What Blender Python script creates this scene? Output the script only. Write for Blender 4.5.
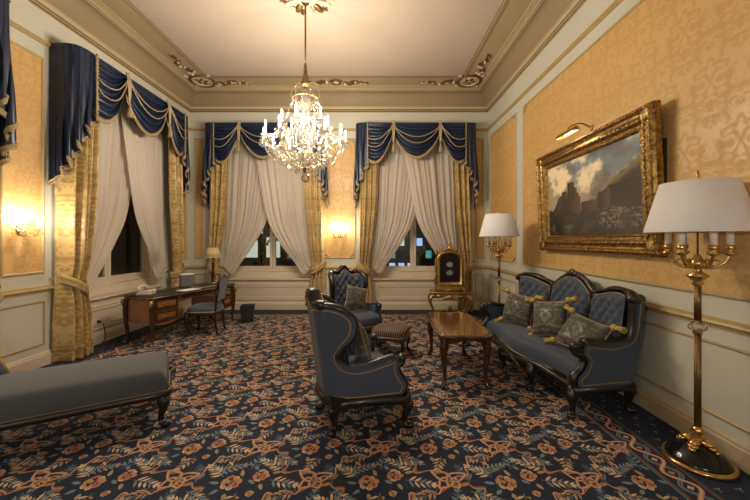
import bpy, bmesh, math, random
import numpy as np
from mathutils import Vector, Matrix, noise as mnoise
random.seed(7)
PI = math.pi
S = bpy.context.scene
C = S.collection
for o in list(bpy.data.objects):
    bpy.data.objects.remove(o)

# ------------------------------------------------------------------ camera, world, exposure
F_PX = 333.0                      # focal length in pixels of the 750 px wide frame
EYE = 1.5
cam_d = bpy.data.cameras.new('camera')
cam_d.sensor_width = 36.0
cam_d.lens = 36.0 * F_PX / 750.0
cam_d.shift_y = -10.0 / 750.0
cam_d.clip_start = 0.05
cam = bpy.data.objects.new('camera', cam_d)
C.objects.link(cam)
cam.location = (0, 0, EYE)
cam.rotation_euler = (PI / 2, 0, 0)
S.camera = cam
S.view_settings.view_transform = 'Standard'
S.view_settings.look = 'None'
S.view_settings.exposure = 0.80
S.view_settings.gamma = 1.0
S.view_settings.use_curve_mapping = False
S.cycles.use_denoising = True
S.cycles.max_bounces = 8
S.cycles.diffuse_bounces = 5
S.cycles.glossy_bounces = 3
S.cycles.transmission_bounces = 4
S.cycles.transparent_max_bounces = 10
S.cycles.sample_clamp_indirect = 3.0
S.cycles.caustics_reflective = False
S.cycles.caustics_refractive = False
w = bpy.data.worlds.new('night_sky')
S.world = w
w.use_nodes = True
w.node_tree.nodes['Background'].inputs[0].default_value = (0.010, 0.014, 0.026, 1)
w.node_tree.nodes['Background'].inputs[1].default_value = 1.0
# power of the place's own lamps and of two added rear fill sconces (each lamp is made in its builder)
CHANDELIER_W = 205.0
SCONCE_W = 14.0
REAR_W = 46.0
REAR_COL = (1.0, 0.96, 0.92)
PICTURE_W = 3.0
WARM = (1.0, 0.875, 0.70)

# room extents (metres; camera stands at x = y = 0)
XL, XR, YB, YF, ZC = -3.97, 2.42, 7.14, -1.7, 4.66

# ------------------------------------------------------------------ mesh helpers
def V(*a):
    return Vector(a)

def cr(pts, k=6, closed=False):
    """Catmull-Rom through points of any dimension"""
    P = [np.array(p, float) for p in pts]
    n = len(P)
    out = []
    segs = n if closed else n - 1
    for i in range(segs):
        if closed:
            p0, p1, p2, p3 = P[(i - 1) % n], P[i], P[(i + 1) % n], P[(i + 2) % n]
        else:
            p0, p1, p2, p3 = P[max(i - 1, 0)], P[i], P[i + 1], P[min(i + 2, n - 1)]
        for j in range(k):
            t = j / k
            out.append(0.5 * ((2 * p1) + (-p0 + p2) * t + (2 * p0 - 5 * p1 + 4 * p2 - p3) * t * t + (-p0 + 3 * p1 - 3 * p2 + p3) * t ** 3))
    if not closed:
        out.append(P[-1])
    return [tuple(float(c) for c in p) for p in out]

class MB:
    def __init__(s):
        s.v, s.f, s.m, s.s, s.c = [], [], [], [], []
    def add(s, vs, fs, mi=0, smooth=True):
        b = len(s.v)
        s.v.extend(tuple(p) for p in vs)
        for f in fs:
            s.f.append([i + b for i in f]); s.m.append(mi); s.s.append(smooth)
        return s
    def box(s, x0, x1, y0, y1, z0, z1, mi=0):
        vs = [(x, y, z) for z in (z0, z1) for y in (y0, y1) for x in (x0, x1)]
        return s.add(vs, [(0, 2, 3, 1), (4, 5, 7, 6), (0, 1, 5, 4), (2, 6, 7, 3), (0, 4, 6, 2), (1, 3, 7, 5)], mi, False)
    def grid(s, fn, nu, nv, mi=0, cu=False, cv=False, smooth=True, flip=False):
        vs = []
        for i in range(nu + (0 if cu else 1)):
            for j in range(nv + (0 if cv else 1)):
                vs.append(fn(i / nu, j / nv))
        NU, NV = nu + (0 if cu else 1), nv + (0 if cv else 1)
        fs = []
        for i in range(nu):
            for j in range(nv):
                a, b = i, (i + 1) % NU
                c, d = j, (j + 1) % NV
                q = (a * NV + c, b * NV + c, b * NV + d, a * NV + d)
                fs.append(q[::-1] if flip else q)
        return s.add(vs, fs, mi, smooth)
    def tube(s, pts, r, n=8, closed=False, caps=True, mi=0, sx=1.0, sy=1.0, up=None, smooth=True, twist=0.0):
        P = [Vector(p[:3]) for p in pts]
        N = len(P)
        if callable(r):
            R = [r(i / (N - 1)) for i in range(N)]
        elif isinstance(r, (int, float)):
            R = [r] * N
        else:
            R = list(r)
        T = []
        for i in range(N):
            a = P[(i - 1) % N] if (closed or i > 0) else P[i]
            b = P[(i + 1) % N] if (closed or i < N - 1) else P[i]
            t = (b - a)
            T.append(t.normalized() if t.length > 1e-9 else Vector((0, 0, 1)))
        u = Vector(up) if up else (Vector((0, 0, 1)) if abs(T[0].z) < 0.9 else Vector((1, 0, 0)))
        vs = []
        nrm = (u - T[0] * u.dot(T[0])).normalized()
        for i in range(N):
            if up:
                q = Vector(up); w_ = q - T[i] * q.dot(T[i])
                if w_.length > 1e-4: nrm = w_.normalized()
            else:
                w_ = nrm - T[i] * nrm.dot(T[i])
                if w_.length > 1e-6: nrm = w_.normalized()
            bi = T[i].cross(nrm)
            for k in range(n):
                a = 2 * PI * k / n + twist * i
                vs.append(P[i] + nrm * (math.cos(a) * R[i] * sx) + bi * (math.sin(a) * R[i] * sy))
        fs = []
        for i in range(N if closed else N - 1):
            j = (i + 1) % N
            for k in range(n):
                l = (k + 1) % n
                fs.append((i * n + k, i * n + l, j * n + l, j * n + k))
        if caps and not closed:
            fs.append(tuple(range(n))[::-1]); fs.append(tuple((N - 1) * n + k for k in range(n)))
        return s.add(vs, fs, mi, smooth)
    def lathe(s, prof, n=20, c=(0, 0, 0), mi=0, caps=True, smooth=True, sq=1.0):
        vs, fs = [], []
        for r, z in prof:
            for k in range(n):
                a = 2 * PI * k / n
                vs.append((c[0] + r * math.cos(a), c[1] + r * math.sin(a) * sq, c[2] + z))
        for i in range(len(prof) - 1):
            for k in range(n):
                l = (k + 1) % n
                fs.append((i * n + k, i * n + l, (i + 1) * n + l, (i + 1) * n + k))
        if caps:
            fs.append(tuple(range(n))[::-1]); b = (len(prof) - 1) * n
            fs.append(tuple(b + k for k in range(n)))
        return s.add(vs, fs, mi, smooth)
    def ell(s, c, r, nu=10, nv=7, mi=0, rot=None):
        R = rot or Matrix.Identity(3)
        r = (r, r, r) if isinstance(r, (int, float)) else r
        def fn(a, b):
            th, ph = 2 * PI * a, PI * b
            p = R @ Vector((r[0] * math.sin(ph) * math.cos(th), r[1] * math.sin(ph) * math.sin(th), -r[2] * math.cos(ph)))
            return (c[0] + p.x, c[1] + p.y, c[2] + p.z)
        return s.grid(fn, nu, nv, mi, cu=True, flip=False)
    def prism(s, poly, fa, fb, mi=0, smooth=False):
        """poly: list of 2-D points; fa/fb map a 2-D point to the 3-D point on each face"""
        n = len(poly)
        s.add([fa(*p) for p in poly] + [fb(*p) for p in poly],
              [tuple(range(n)), tuple(range(2 * n - 1, n - 1, -1))] + [(i, i + n, (i + 1) % n + n, (i + 1) % n) for i in range(n)], mi, smooth)
        return s
    def loops(s, loops, closed_loop=True, mi=0, smooth=False, caps=False):
        n = len(loops[0])
        vs = [p for l in loops for p in l]
        fs = []
        for i in range(len(loops) - 1):
            for k in range(n if closed_loop else n - 1):
                l = (k + 1) % n
                fs.append((i * n + k, i * n + l, (i + 1) * n + l, (i + 1) * n + k))
        if caps:
            fs.append(tuple(range(n))[::-1]); b = (len(loops) - 1) * n
            fs.append(tuple(b + k for k in range(n)))
        return s.add(vs, fs, mi, smooth)
    def frame(s, x0, x1, z0, z1, prof, y=0.0, mi=0):
        """mitred rectangular moulding on a wall facing -y; prof = (inset, height)"""
        L = [[(x0 + t, y - h, z0 + t), (x1 - t, y - h, z0 + t), (x1 - t, y - h, z1 - t), (x0 + t, y - h, z1 - t)] for t, h in prof]
        return s.loops(L, True, mi)
    def build(s, name, mats, parent=None, loc=(0, 0, 0), rz=0.0, bevel=0.0, fix=True):
        me = bpy.data.meshes.new(name)
        me.from_pydata(s.v, [], s.f)
        mats = mats if isinstance(mats, (list, tuple)) else [mats]
        for m in mats:
            me.materials.append(m)
        me.polygons.foreach_set('material_index', s.m)
        me.polygons.foreach_set('use_smooth', s.s)
        if fix:
            bm = bmesh.new(); bm.from_mesh(me)
            bmesh.ops.remove_doubles(bm, verts=bm.verts, dist=1e-6)
            bmesh.ops.recalc_face_normals(bm, faces=bm.faces)
            bm.to_mesh(me); bm.free()
        me.update()
        o = bpy.data.objects.new(name, me)
        C.objects.link(o)
        o.location = loc; o.rotation_euler = (0, 0, rz)
        if parent: o.parent = parent
        if bevel:
            b = o.modifiers.new('bevel', 'BEVEL'); b.width = bevel; b.segments = 2; b.limit_method = 'ANGLE'; b.angle_limit = 0.6
        return o

def thing(name, label, cat, loc=(0, 0, 0), rz=0.0, group=None):
    o = bpy.data.objects.new(name, None)
    o.empty_display_size = 0.1
    C.objects.link(o)
    o.location = loc; o.rotation_euler = (0, 0, rz)
    return tag(o, label, cat, group)

def tag(o, label, cat, group=None):
    o['label'] = label; o['category'] = cat
    if group: o['group'] = group
    return o

def struct(o):
    o['kind'] = 'structure'
    return o

def copy_tree(o, parent=None):
    c = o.copy(); C.objects.link(c); c.parent = parent
    for ch in list(o.children):
        copy_tree(ch, c)
    return c

def smoothstep(a, b, x):
    t = min(1, max(0, (x - a) / (b - a)))
    return t * t * (3 - 2 * t)

def interp(x, xs, ys):
    return float(np.interp(x, xs, ys))

# ------------------------------------------------------------------ materials
class NT:
    def __init__(s, name):
        s.mat = bpy.data.materials.new(name); s.mat.use_nodes = True
        s.t = s.mat.node_tree; s.n = s.t.nodes; s.l = s.t.links
        s.n.clear()
        s.out = s.n.new('ShaderNodeOutputMaterial')
    def node(s, typ, ins=None, **kw):
        x = s.n.new(typ)
        for k, v in kw.items(): setattr(x, k, v)
        for k, v in (ins or {}).items():
            if isinstance(v, bpy.types.NodeSocket): s.l.new(v, x.inputs[k])
            else: x.inputs[k].default_value = v
        return x
    def math(s, op, a, b=0.0, c=None):
        ins = {0: a, 1: b}
        if c is not None: ins[2] = c
        return s.node('ShaderNodeMath', ins, operation=op).outputs[0]
    def mix(s, fac, a, b):
        x = s.n.new('ShaderNodeMix'); x.data_type = 'RGBA'
        for k, v in ((0, fac), (6, a), (7, b)):
            if isinstance(v, bpy.types.NodeSocket): s.l.new(v, x.inputs[k])
            else: x.inputs[k].default_value = v
        return x.outputs[2]
    def ramp(s, fac, stops):
        x = s.n.new('ShaderNodeValToRGB'); s.l.new(fac, x.inputs[0])
        e = x.color_ramp.elements
        while len(e) < len(stops): e.new(0.5)
        for i, (p, c) in enumerate(stops):
            e[i].position = p; e[i].color = c if len(c) == 4 else (*c, 1)
        return x.outputs[0]
    def bsdf(s, col, rough=0.5, metal=0.0, bump=None, bstr=0.3, bdist=0.002, **kw):
        b = s.n.new('ShaderNodeBsdfPrincipled')
        for k, v in (('Base Color', col), ('Roughness', rough), ('Metallic', metal)):
            if isinstance(v, bpy.types.NodeSocket): s.l.new(v, b.inputs[k])
            else: b.inputs[k].default_value = (*v, 1) if isinstance(v, tuple) and len(v) == 3 else v
        for k, v in kw.items():
            b.inputs[k].default_value = v
        if bump is not None:
            bn = s.node('ShaderNodeBump', {'Strength': bstr, 'Distance': bdist, 'Height': bump})
            s.l.new(bn.outputs[0], b.inputs['Normal'])
        return b
    def done(s, shader):
        s.l.new(shader.outputs[0], s.out.inputs[0])
        return s.mat

def c4(c):
    return (*c, 1.0)

def plain(name, col, rough=0.5, metal=0.0, var=0.12, scale=12.0, bump=0.0, **kw):
    n = NT(name)
    tc = n.node('ShaderNodeTexCoord')
    nz = n.node('ShaderNodeTexNoise', {'Vector': tc.outputs['Object'], 'Scale': scale, 'Detail': 4.0})
    dark = tuple(x * (1 - var) for x in col); lite = tuple(min(1, x * (1 + var)) for x in col)
    cc = n.mix(nz.outputs[0], c4(dark), c4(lite))
    return n.done(n.bsdf(cc, rough, metal, nz.outputs[0] if bump else None, bump, 0.004, **kw))

def damask(name, c1, c2, px, pz, r1=0.45, r2=0.6, thr=0.5, nscale=6.0, axis='x', sheen=0.0, soft=0.04, xs=1.0, attr=None):
    """tone-on-tone mirrored floral figure woven or printed on a cloth"""
    n = NT(name)
    tc = n.node('ShaderNodeTexCoord')
    src = n.node('ShaderNodeAttribute', attribute_name=attr).outputs['Vector'] if attr else tc.outputs['Object']
    sp = n.node('ShaderNodeSeparateXYZ', {0: src})
    x, z = n.math('MULTIPLY', sp.outputs[0], xs), sp.outputs[2]
    row = n.math('FLOOR', n.math('DIVIDE', z, pz))
    odd = n.math('MULTIPLY', n.math('MODULO', n.math('ABSOLUTE', row), 2.0), px)
    mx = n.math('PINGPONG', n.math('ADD', x, odd), px)
    mz = n.math('SUBTRACT', z, n.math('MULTIPLY', row, pz))
    mzp = n.math('PINGPONG', mz, pz * 0.5)
    mz2 = n.math('ADD', mz, n.math('MULTIPLY', mzp, 0.35))
    vec = n.node('ShaderNodeCombineXYZ', {0: mx, 1: mzp, 2: n.math('MULTIPLY', mz2, 0.15)})
    nz = n.node('ShaderNodeTexNoise', {'Vector': vec.outputs[0], 'Scale': nscale, 'Detail': 2.5, 'Roughness': 0.55, 'Distortion': 1.6})
    fig = n.ramp(nz.outputs[0], [(thr - soft, (0, 0, 0)), (thr + soft, (1, 1, 1))])
    big = n.node('ShaderNodeTexNoise', {'Vector': tc.outputs['Object'], 'Scale': 1.2, 'Detail': 3.0})
    col = n.mix(fig, c4(c1), c4(c2))
    col = n.mix(n.math('MULTIPLY', big.outputs[0], 0.35), col, c4(tuple(v * 0.75 for v in c1)))
    fine = n.node('ShaderNodeTexNoise', {'Vector': tc.outputs['Object'], 'Scale': 220.0, 'Detail': 2.0})
    ro = n.math('ADD', n.math('MULTIPLY', fig, r1 - r2), r2)
    hh = n.math('ADD', n.math('MULTIPLY', fig, 0.6), n.math('MULTIPLY', fine.outputs[0], 0.25))
    return n.done(n.bsdf(col, ro, 0.0, hh, 0.25, 0.002, **({'Sheen Weight': sheen} if sheen else {})))

def velvet(name, col, sheen=0.5, weave=300.0, var=0.18, rough=0.75):
    n = NT(name)
    tc = n.node('ShaderNodeTexCoord')
    a = n.node('ShaderNodeTexNoise', {'Vector': tc.outputs['Object'], 'Scale': 5.0, 'Detail': 5.0})
    b = n.node('ShaderNodeTexNoise', {'Vector': tc.outputs['Object'], 'Scale': weave, 'Detail': 1.0})
    f = n.math('ADD', n.math('MULTIPLY', a.outputs[0], 0.6), n.math('MULTIPLY', b.outputs[0], 0.4))
    cc = n.mix(f, c4(tuple(x * (1 - var) for x in col)), c4(tuple(x * (1 + var) for x in col)))
    bs = n.bsdf(cc, rough, 0.0, b.outputs[0], 0.15, 0.001)
    bs.inputs['Sheen Weight'].default_value = sheen
    bs.inputs['Sheen Roughness'].default_value = 0.4
    return n.done(bs)

def wood(name, c1, c2, rough=0.25, sc=(6, 6, 40), coat=0.3):
    n = NT(name)
    tc = n.node('ShaderNodeTexCoord')
    mp = n.node('ShaderNodeMapping', {0: tc.outputs['Object'], 3: sc})
    a = n.node('ShaderNodeTexNoise', {'Vector': mp.outputs[0], 'Scale': 1.0, 'Detail': 5.0, 'Distortion': 1.2})
    cc = n.mix(a.outputs[0], c4(c1), c4(c2))
    bs = n.bsdf(cc, rough, 0.0, a.outputs[0], 0.05, 0.001)
    bs.inputs['Coat Weight'].default_value = coat
    bs.inputs['Coat Roughness'].default_value = 0.12
    return n.done(bs)

def gold(name, col, rough=0.28, dirt=(0.16, 0.09, 0.03), amt=0.5, scale=30.0, bump=0.3, bdist=0.004):
    n = NT(name)
    tc = n.node('ShaderNodeTexCoord')
    a = n.node('ShaderNodeTexNoise', {'Vector': tc.outputs['Object'], 'Scale': scale, 'Detail': 5.0, 'Roughness': 0.6})
    f = n.ramp(a.outputs[0], [(0.35, (0, 0, 0)), (0.62, (1, 1, 1))])
    cc = n.mix(n.math('MULTIPLY', n.math('SUBTRACT', 1.0, f), amt), c4(col), c4(dirt))
    return n.done(n.bsdf(cc, rough, 0.85, a.outputs[0] if bump else None, bump, bdist))

def rope(name, c1, c2, freq=160.0, metal=0.35):
    """twisted cord: diagonal two-tone stripes"""
    n = NT(name)
    tc = n.node('ShaderNodeTexCoord')
    wv = n.node('ShaderNodeTexWave', {'Vector': tc.outputs['Object'], 'Scale': freq / 6.283, 'Distortion': 0.6}, wave_type='BANDS', bands_direction='DIAGONAL')
    cc = n.mix(wv.outputs[1], c4(c2), c4(c1))
    return n.done(n.bsdf(cc, 0.45, metal, wv.outputs[1], 0.5, 0.004))

def glassy(name, tint=(1, 1, 1), gl=0.12, diff=0.0):
    """thin clear glass: see-through with a mirror coat"""
    n = NT(name)
    tr = n.node('ShaderNodeBsdfTransparent', {0: c4(tint)})
    gs = n.node('ShaderNodeBsdfGlossy', {'Color': (1, 1, 1, 1), 'Roughness': 0.03})
    fr = n.node('ShaderNodeFresnel', {'IOR': 1.5})
    f = n.math('ADD', fr.outputs[0], gl)
    mx = n.node('ShaderNodeMixShader', {0: f, 1: tr.outputs[0], 2: gs.outputs[0]})
    if diff:
        df = n.node('ShaderNodeBsdfDiffuse', {0: (0.95, 0.93, 0.88, 1)})
        tl = n.node('ShaderNodeBsdfTranslucent', {0: (0.95, 0.93, 0.88, 1)})
        m2 = n.node('ShaderNodeMixShader', {0: 0.5, 1: df.outputs[0], 2: tl.outputs[0]})
        mx = n.node('ShaderNodeMixShader', {0: diff, 1: mx.outputs[0], 2: m2.outputs[0]})
    return n.done(mx)

def cloth2(name, col, trans=0.35, clear=0.05, rough=0.8, stripe=0.0):
    """thin cloth that lets light through (net curtain, lamp shade)"""
    n = NT(name)
    tc = n.node('ShaderNodeTexCoord')
    nz = n.node('ShaderNodeTexNoise', {'Vector': tc.outputs['Object'], 'Scale': 150.0, 'Detail': 2.0})
    cc = n.mix(nz.outputs[0], c4(tuple(x * 0.92 for x in col)), c4(tuple(min(1, x * 1.05) for x in col)))
    df = n.node('ShaderNodeBsdfDiffuse', {0: cc})
    tl = n.node('ShaderNodeBsdfTranslucent', {0: cc})
    m = n.node('ShaderNodeMixShader', {0: trans, 1: df.outputs[0], 2: tl.outputs[0]})
    if clear:
        tr = n.node('ShaderNodeBsdfTransparent')
        m = n.node('ShaderNodeMixShader', {0: clear, 1: m.outputs[0], 2: tr.outputs[0]})
    return n.done(m)

def glow(name, col, strength):
    n = NT(name)
    e = n.node('ShaderNodeEmission', {0: c4(col), 1: strength})
    m = n.done(e)
    m.cycles.emission_sampling = 'NONE'
    return m

def attr_mat(name, rough=0.9, fuzz=60.0, var=0.3, bump=0.4, gloss=0.5):
    n = NT(name)
    at = n.node('ShaderNodeAttribute', attribute_name='Col')
    tc = n.node('ShaderNodeTexCoord')
    nz = n.node('ShaderNodeTexNoise', {'Vector': tc.outputs['Object'], 'Scale': fuzz, 'Detail': 3.0})
    hs = n.node('ShaderNodeHueSaturation', {'Value': n.math('ADD', n.math('MULTIPLY', nz.outputs[0], 2 * var), 1 - var), 'Color': at.outputs[0]})
    b = n.bsdf(hs.outputs[0], rough, 0.0, nz.outputs[0], bump, 0.003)
    b.inputs['Specular IOR Level'].default_value = gloss
    return n.done(b)

M = {}
M['sage'] = plain('sage_paint', (0.54, 0.53, 0.435), 0.6, var=0.05, scale=3)
M['sage_dado'] = plain('dado_paint', (0.48, 0.50, 0.44), 0.5, var=0.05, scale=3)
M['cream'] = plain('cream_joinery_paint', (0.60, 0.515, 0.38), 0.45, var=0.05, scale=4)
M['gilt_line'] = plain('dull_gilt_line', (0.43, 0.32, 0.14), 0.45, 0.1, var=0.18, scale=20)
M['rope_gilt'] = rope('gilt_rope_moulding', (0.60, 0.48, 0.27), (0.36, 0.26, 0.11), 180, .1)
M['ceiling'] = plain('ceiling_plaster', (0.43, 0.34, 0.265), 0.9, var=0.05, scale=0.8)
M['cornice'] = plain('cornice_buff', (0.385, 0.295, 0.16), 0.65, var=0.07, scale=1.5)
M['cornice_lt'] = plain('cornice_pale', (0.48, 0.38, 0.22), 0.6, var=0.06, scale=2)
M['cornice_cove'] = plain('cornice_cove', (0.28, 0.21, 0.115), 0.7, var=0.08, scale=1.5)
M['bronze'] = gold('dark_bronze', (0.24, 0.15, 0.055), 0.4, (0.05, 0.03, 0.012), 0.5, 20, 0.0)
M['cornice_dk'] = plain('cornice_line', (0.17, 0.11, 0.05), 0.7)
M['stucco_gold'] = gold('stucco_gold', (0.30, 0.17, 0.07), 0.5, (0.07, 0.035, 0.015), 0.7, 25)
M['stucco_pale'] = plain('stucco_pale', (0.62, 0.52, 0.36), 0.6)
M['wallpaper'] = damask('gold_damask_wallpaper', (0.56, 0.325, 0.108), (0.63, 0.40, 0.155), 0.20, 0.48, 0.40, 0.6, 0.5, 10.0, soft=.07)
M['curtain'] = damask('gold_damask_curtain', (0.36, 0.225, 0.068), (0.58, 0.41, 0.17), 0.20, 0.55, 0.32, 0.55, 0.5, 8.0, sheen=0.2, attr='cloth')
M['curtain_trim'] = plain('gold_curtain_trim', (0.40, 0.28, 0.10), 0.5, var=.2, scale=40)
M['navy'] = velvet('navy_satin', (0.0075, 0.0155, 0.044), 0.0, 200, rough=0.36)
M['navy_in'] = velvet('navy_lining', (0.016, 0.02, 0.04), 0.1, 200)
M['fringe'] = rope('gold_fringe', (0.50, 0.38, 0.20), (0.22, 0.15, 0.06), 420, 0.1)
M['cord'] = rope('gold_cord', (0.52, 0.42, 0.25), (0.30, 0.22, 0.11), 300, 0.1)
M['sheer'] = cloth2('cream_net', (0.72, 0.63, 0.52), 0.28, 0.07)
M['carpet'] = plain('navy_carpet', (0.0080, 0.0138, 0.0320), 0.95, var=0.35, scale=90, bump=0.5)
M['pattern'] = attr_mat('carpet_wool', 0.95, 140.0, 0.3, 0.5, 0.1)
M['canvas'] = attr_mat('oil_paint', 0.38, 60.0, 0.16, 0.35, 0.5)
M['darkwood'] = wood('black_stained_walnut', (0.006, 0.0035, 0.003), (0.015, 0.009, 0.007), 0.34, (8, 8, 8), 0.15)
M['mahogany'] = wood('mahogany', (0.022, 0.008, 0.004), (0.070, 0.025, 0.010), 0.22, (5, 5, 30), 0.4)
M['burl'] = wood('burl_veneer', (0.085, 0.028, 0.008), (0.27, 0.11, 0.030), 0.22, (9, 9, 9), 0.5)
M['table_top'] = wood('polished_table_veneer', (0.10, 0.040, 0.012), (0.22, 0.10, 0.032), 0.06, (14, 3, 14), 1.0)
M['blue'] = velvet('slate_blue_velvet', (0.040, 0.053, 0.085), 0.22, 260)
M['blue_gray'] = velvet('grey_blue_velvet', (0.052, 0.056, 0.062), 0.25, 260)
M['piping'] = rope('gold_piping', (0.50, 0.34, 0.12), (0.26, 0.15, 0.05), 500, 0.4)
M['gold'] = gold('gilt_wood', (0.46, 0.285, 0.085), 0.33, (0.09, 0.045, 0.014), 0.6, 35)
M['frame_gold'] = gold('old_gilt_frame', (0.40, 0.235, 0.07), 0.36, (0.035, 0.018, 0.006), 0.8, 26, 0.7, 0.008)
M['brass'] = gold('polished_brass', (0.66, 0.41, 0.13), 0.16, (0.20, 0.10, 0.03), 0.4, 20, 0.0)
M['brass_dull'] = gold('dull_brass', (0.42, 0.28, 0.11), 0.32, (0.12, 0.07, 0.025), 0.5, 20, 0.0)
M['crystal'] = glassy('cut_crystal', (0.94, 0.90, 0.83), 0.06, 0.03)
M['glass_arm'] = glassy('blown_glass', (0.92, 0.86, 0.74), 0.08, 0.05)
M['case_glass'] = glassy('case_glass', (0.97, 0.97, 0.96), -0.03)
M['pane'] = glassy('window_glass', (0.92, 0.95, 0.93), 0.03)
M['candle'] = plain('ivory_candle_sleeve', (0.85, 0.80, 0.70), 0.5, var=0.03)
M['flame'] = glow('lit_candle_bulb', (1.0, 0.84, 0.58), 14.0)
M['flame_s'] = glow('lit_sconce_bulb', (1.0, 0.80, 0.50), 60.0)
M['shade'] = cloth2('white_shade', (0.90, 0.895, 0.90), 0.3, 0.0)
M['shade_in'] = cloth2('cream_shade', (0.80, 0.70, 0.50), 0.3, 0.0)
M['shade_tan'] = cloth2('tan_shade', (0.68, 0.52, 0.28), 0.3, 0.0)
M['black'] = plain('black_lacquer', (0.008, 0.007, 0.007), 0.15)
M['leather'] = plain('dark_leather', (0.018, 0.014, 0.013), 0.4, var=0.3, scale=60, bump=0.2)
M['bin'] = plain('black_bin_leather', (0.010, 0.010, 0.011), 0.5, var=0.2, scale=60)
M['phone'] = plain('ivory_plastic', (0.52, 0.46, 0.35), 0.35)
M['paper'] = plain('white_paper', (0.75, 0.73, 0.68), 0.8, var=0.03)
M['greybox'] = plain('grey_card', (0.10, 0.10, 0.10), 0.6)
M['redvelvet'] = velvet('dark_red_velvet', (0.050, 0.006, 0.010), 0.2, 260)
M['silver'] = plain('pale_silver', (0.9, 0.88, 0.82), 0.35)
M['cushion'] = damask('olive_damask_cushion', (0.045, 0.044, 0.034), (0.155, 0.14, 0.095), 0.13, 0.30, 0.35, 0.7, 0.52, 11.0, sheen=0.2)
M['tassel'] = plain('ochre_tassel_thread', (0.42, 0.29, 0.07), 0.7, var=0.35, scale=120, bump=0.5)
M['plastic_w'] = plain('white_socket_plastic', (0.62, 0.58, 0.48), 0.4)
M['rubber'] = plain('black_cable', (0.012, 0.012, 0.012), 0.5)
def stripes(name):
    n = NT(name)
    tc = n.node('ShaderNodeTexCoord')
    wv = n.node('ShaderNodeTexWave', {'Vector': tc.outputs['Object'], 'Scale': 11.0, 'Distortion': 0.0}, wave_type='BANDS', bands_direction='X')
    f = n.ramp(wv.outputs[1], [(0.35, (0, 0, 0)), (0.6, (1, 1, 1))])
    nz = n.node('ShaderNodeTexNoise', {'Vector': tc.outputs['Object'], 'Scale': 200.0})
    cc = n.mix(f, (0.020, 0.016, 0.016, 1), (0.17, 0.11, 0.075, 1))
    return n.done(n.bsdf(cc, 0.7, 0.0, nz.outputs[0], 0.2, 0.001))
M['stripe'] = stripes('brown_striped_silk')
M['facade'] = plain('night_facade', (0.05, 0.05, 0.045), 0.9, var=0.3, scale=0.5)
M['street'] = plain('night_asphalt', (0.03, 0.03, 0.03), 0.8)
M['lit_green'] = glow('lit_shop_window', (0.66, 0.85, 0.62), 0.22)
M['lit_white'] = glow('lit_white_window', (0.9, 0.95, 0.82), 0.4)
M['lit_blue'] = glow('blue_neon', (0.06, 0.20, 0.8), 0.6)
M['lit_teal'] = glow('teal_neon', (0.12, 0.55, 0.50), 0.35)
M['lit_blue2'] = glow('pale_blue_neon', (0.35, 0.55, 1.0), 0.7)
M['darkpane'] = plain('dark_window', (0.01, 0.012, 0.016), 0.15)
M['bark'] = plain('bark', (0.03, 0.022, 0.015), 0.9)
M['leaf'] = plain('night_leaf', (0.02, 0.03, 0.014), 0.8)
# ------------------------------------------------------------------ the room
HW = 0.92            # half width of a window recess
ZTOP = 3.75
floor = struct(MB().box(XL - .5, XR + .5, YF - .2, YB + .5, -0.12, 0.0).build('floor', M['carpet']))

def make_wall(name, loc, rz, x0, x1, openings):
    mb = MB()
    xs = x0
    for c in sorted(openings):
        mb.box(xs, c - HW, 0, 0.5, 0, ZC + .3)
        mb.box(c - HW, c + HW, 0, 0.5, ZTOP, ZC + .3)
        xs = c + HW
    mb.box(xs, x1, 0, 0.5, 0, ZC + .3)
    return struct(mb.build(name, M['sage'], loc=loc, rz=rz, fix=False))

BACK_W = [-2.28, 0.85]
LEFT_W = [2.13, 5.30]
wall_back = make_wall('wall_back', (0, YB, 0), 0, XL, XR, BACK_W)
wall_left = make_wall('wall_left', (XL, 0, 0), PI / 2, YF, YB + .5, LEFT_W)
wall_right = make_wall('wall_right', (XR, 0, 0), -PI / 2, -YB - .5, -YF, [])
wall_front = struct(MB().box(XL - .5, XR + .5, YF - .2, YF, 0, ZC + .3).build('wall_front', M['sage']))
ceiling = struct(MB().box(XL, XR, YF, YB, ZC, ZC + .2).build('ceiling', M['ceiling']))

def room_sweep(prof, mi_of=None):
    """moulding that runs round the whole room: prof = (offset from wall, z)"""
    mb = MB()
    L = [[(XL + d, YF + d, z), (XR - d, YF + d, z), (XR - d, YB - d, z), (XL + d, YB - d, z)] for d, z in prof]
    for i in range(len(L) - 1):
        mb.loops([L[i], L[i + 1]], True, mi_of(i) if mi_of else 0)
    return mb
cove = [(0.0, 4.235), (0.022, 4.235), (0.022, 4.262), (0.034, 4.268), (0.034, 4.290), (0.050, 4.300), (0.062, 4.322), (0.070, 4.322), (0.074, 4.332)]
for i in range(9):
    t = i / 8
    cove.append((0.078 + 0.16 * (1 - math.cos(t * PI / 2)), 4.335 + 0.24 * math.sin(t * PI / 2)))
cove += [(0.250, 4.578), (0.250, 4.602), (0.262, 4.604), (0.275, 4.625), (0.300, 4.632), (0.300, ZC + .001)]
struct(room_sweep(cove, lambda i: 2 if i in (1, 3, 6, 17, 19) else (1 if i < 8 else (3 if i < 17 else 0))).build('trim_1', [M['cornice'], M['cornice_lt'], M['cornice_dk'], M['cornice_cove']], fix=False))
# ceiling border: a flat buff band between two mouldings
band = room_sweep([(0.295, ZC - .004), (0.335, ZC - .010), (0.345, ZC - .004), (0.66, ZC - .004), (0.665, ZC - .018), (0.68, ZC - .022), (0.70, ZC - .014), (0.715, ZC - .014), (0.73, ZC - .001)], lambda i: 1 if i in (0, 1, 4, 6) else (2 if i in (3, 5, 7) else 0))
band.build('ceiling_border', [M['cornice'], M['cornice_lt'], M['cornice_dk']], ceiling, fix=False)

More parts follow.
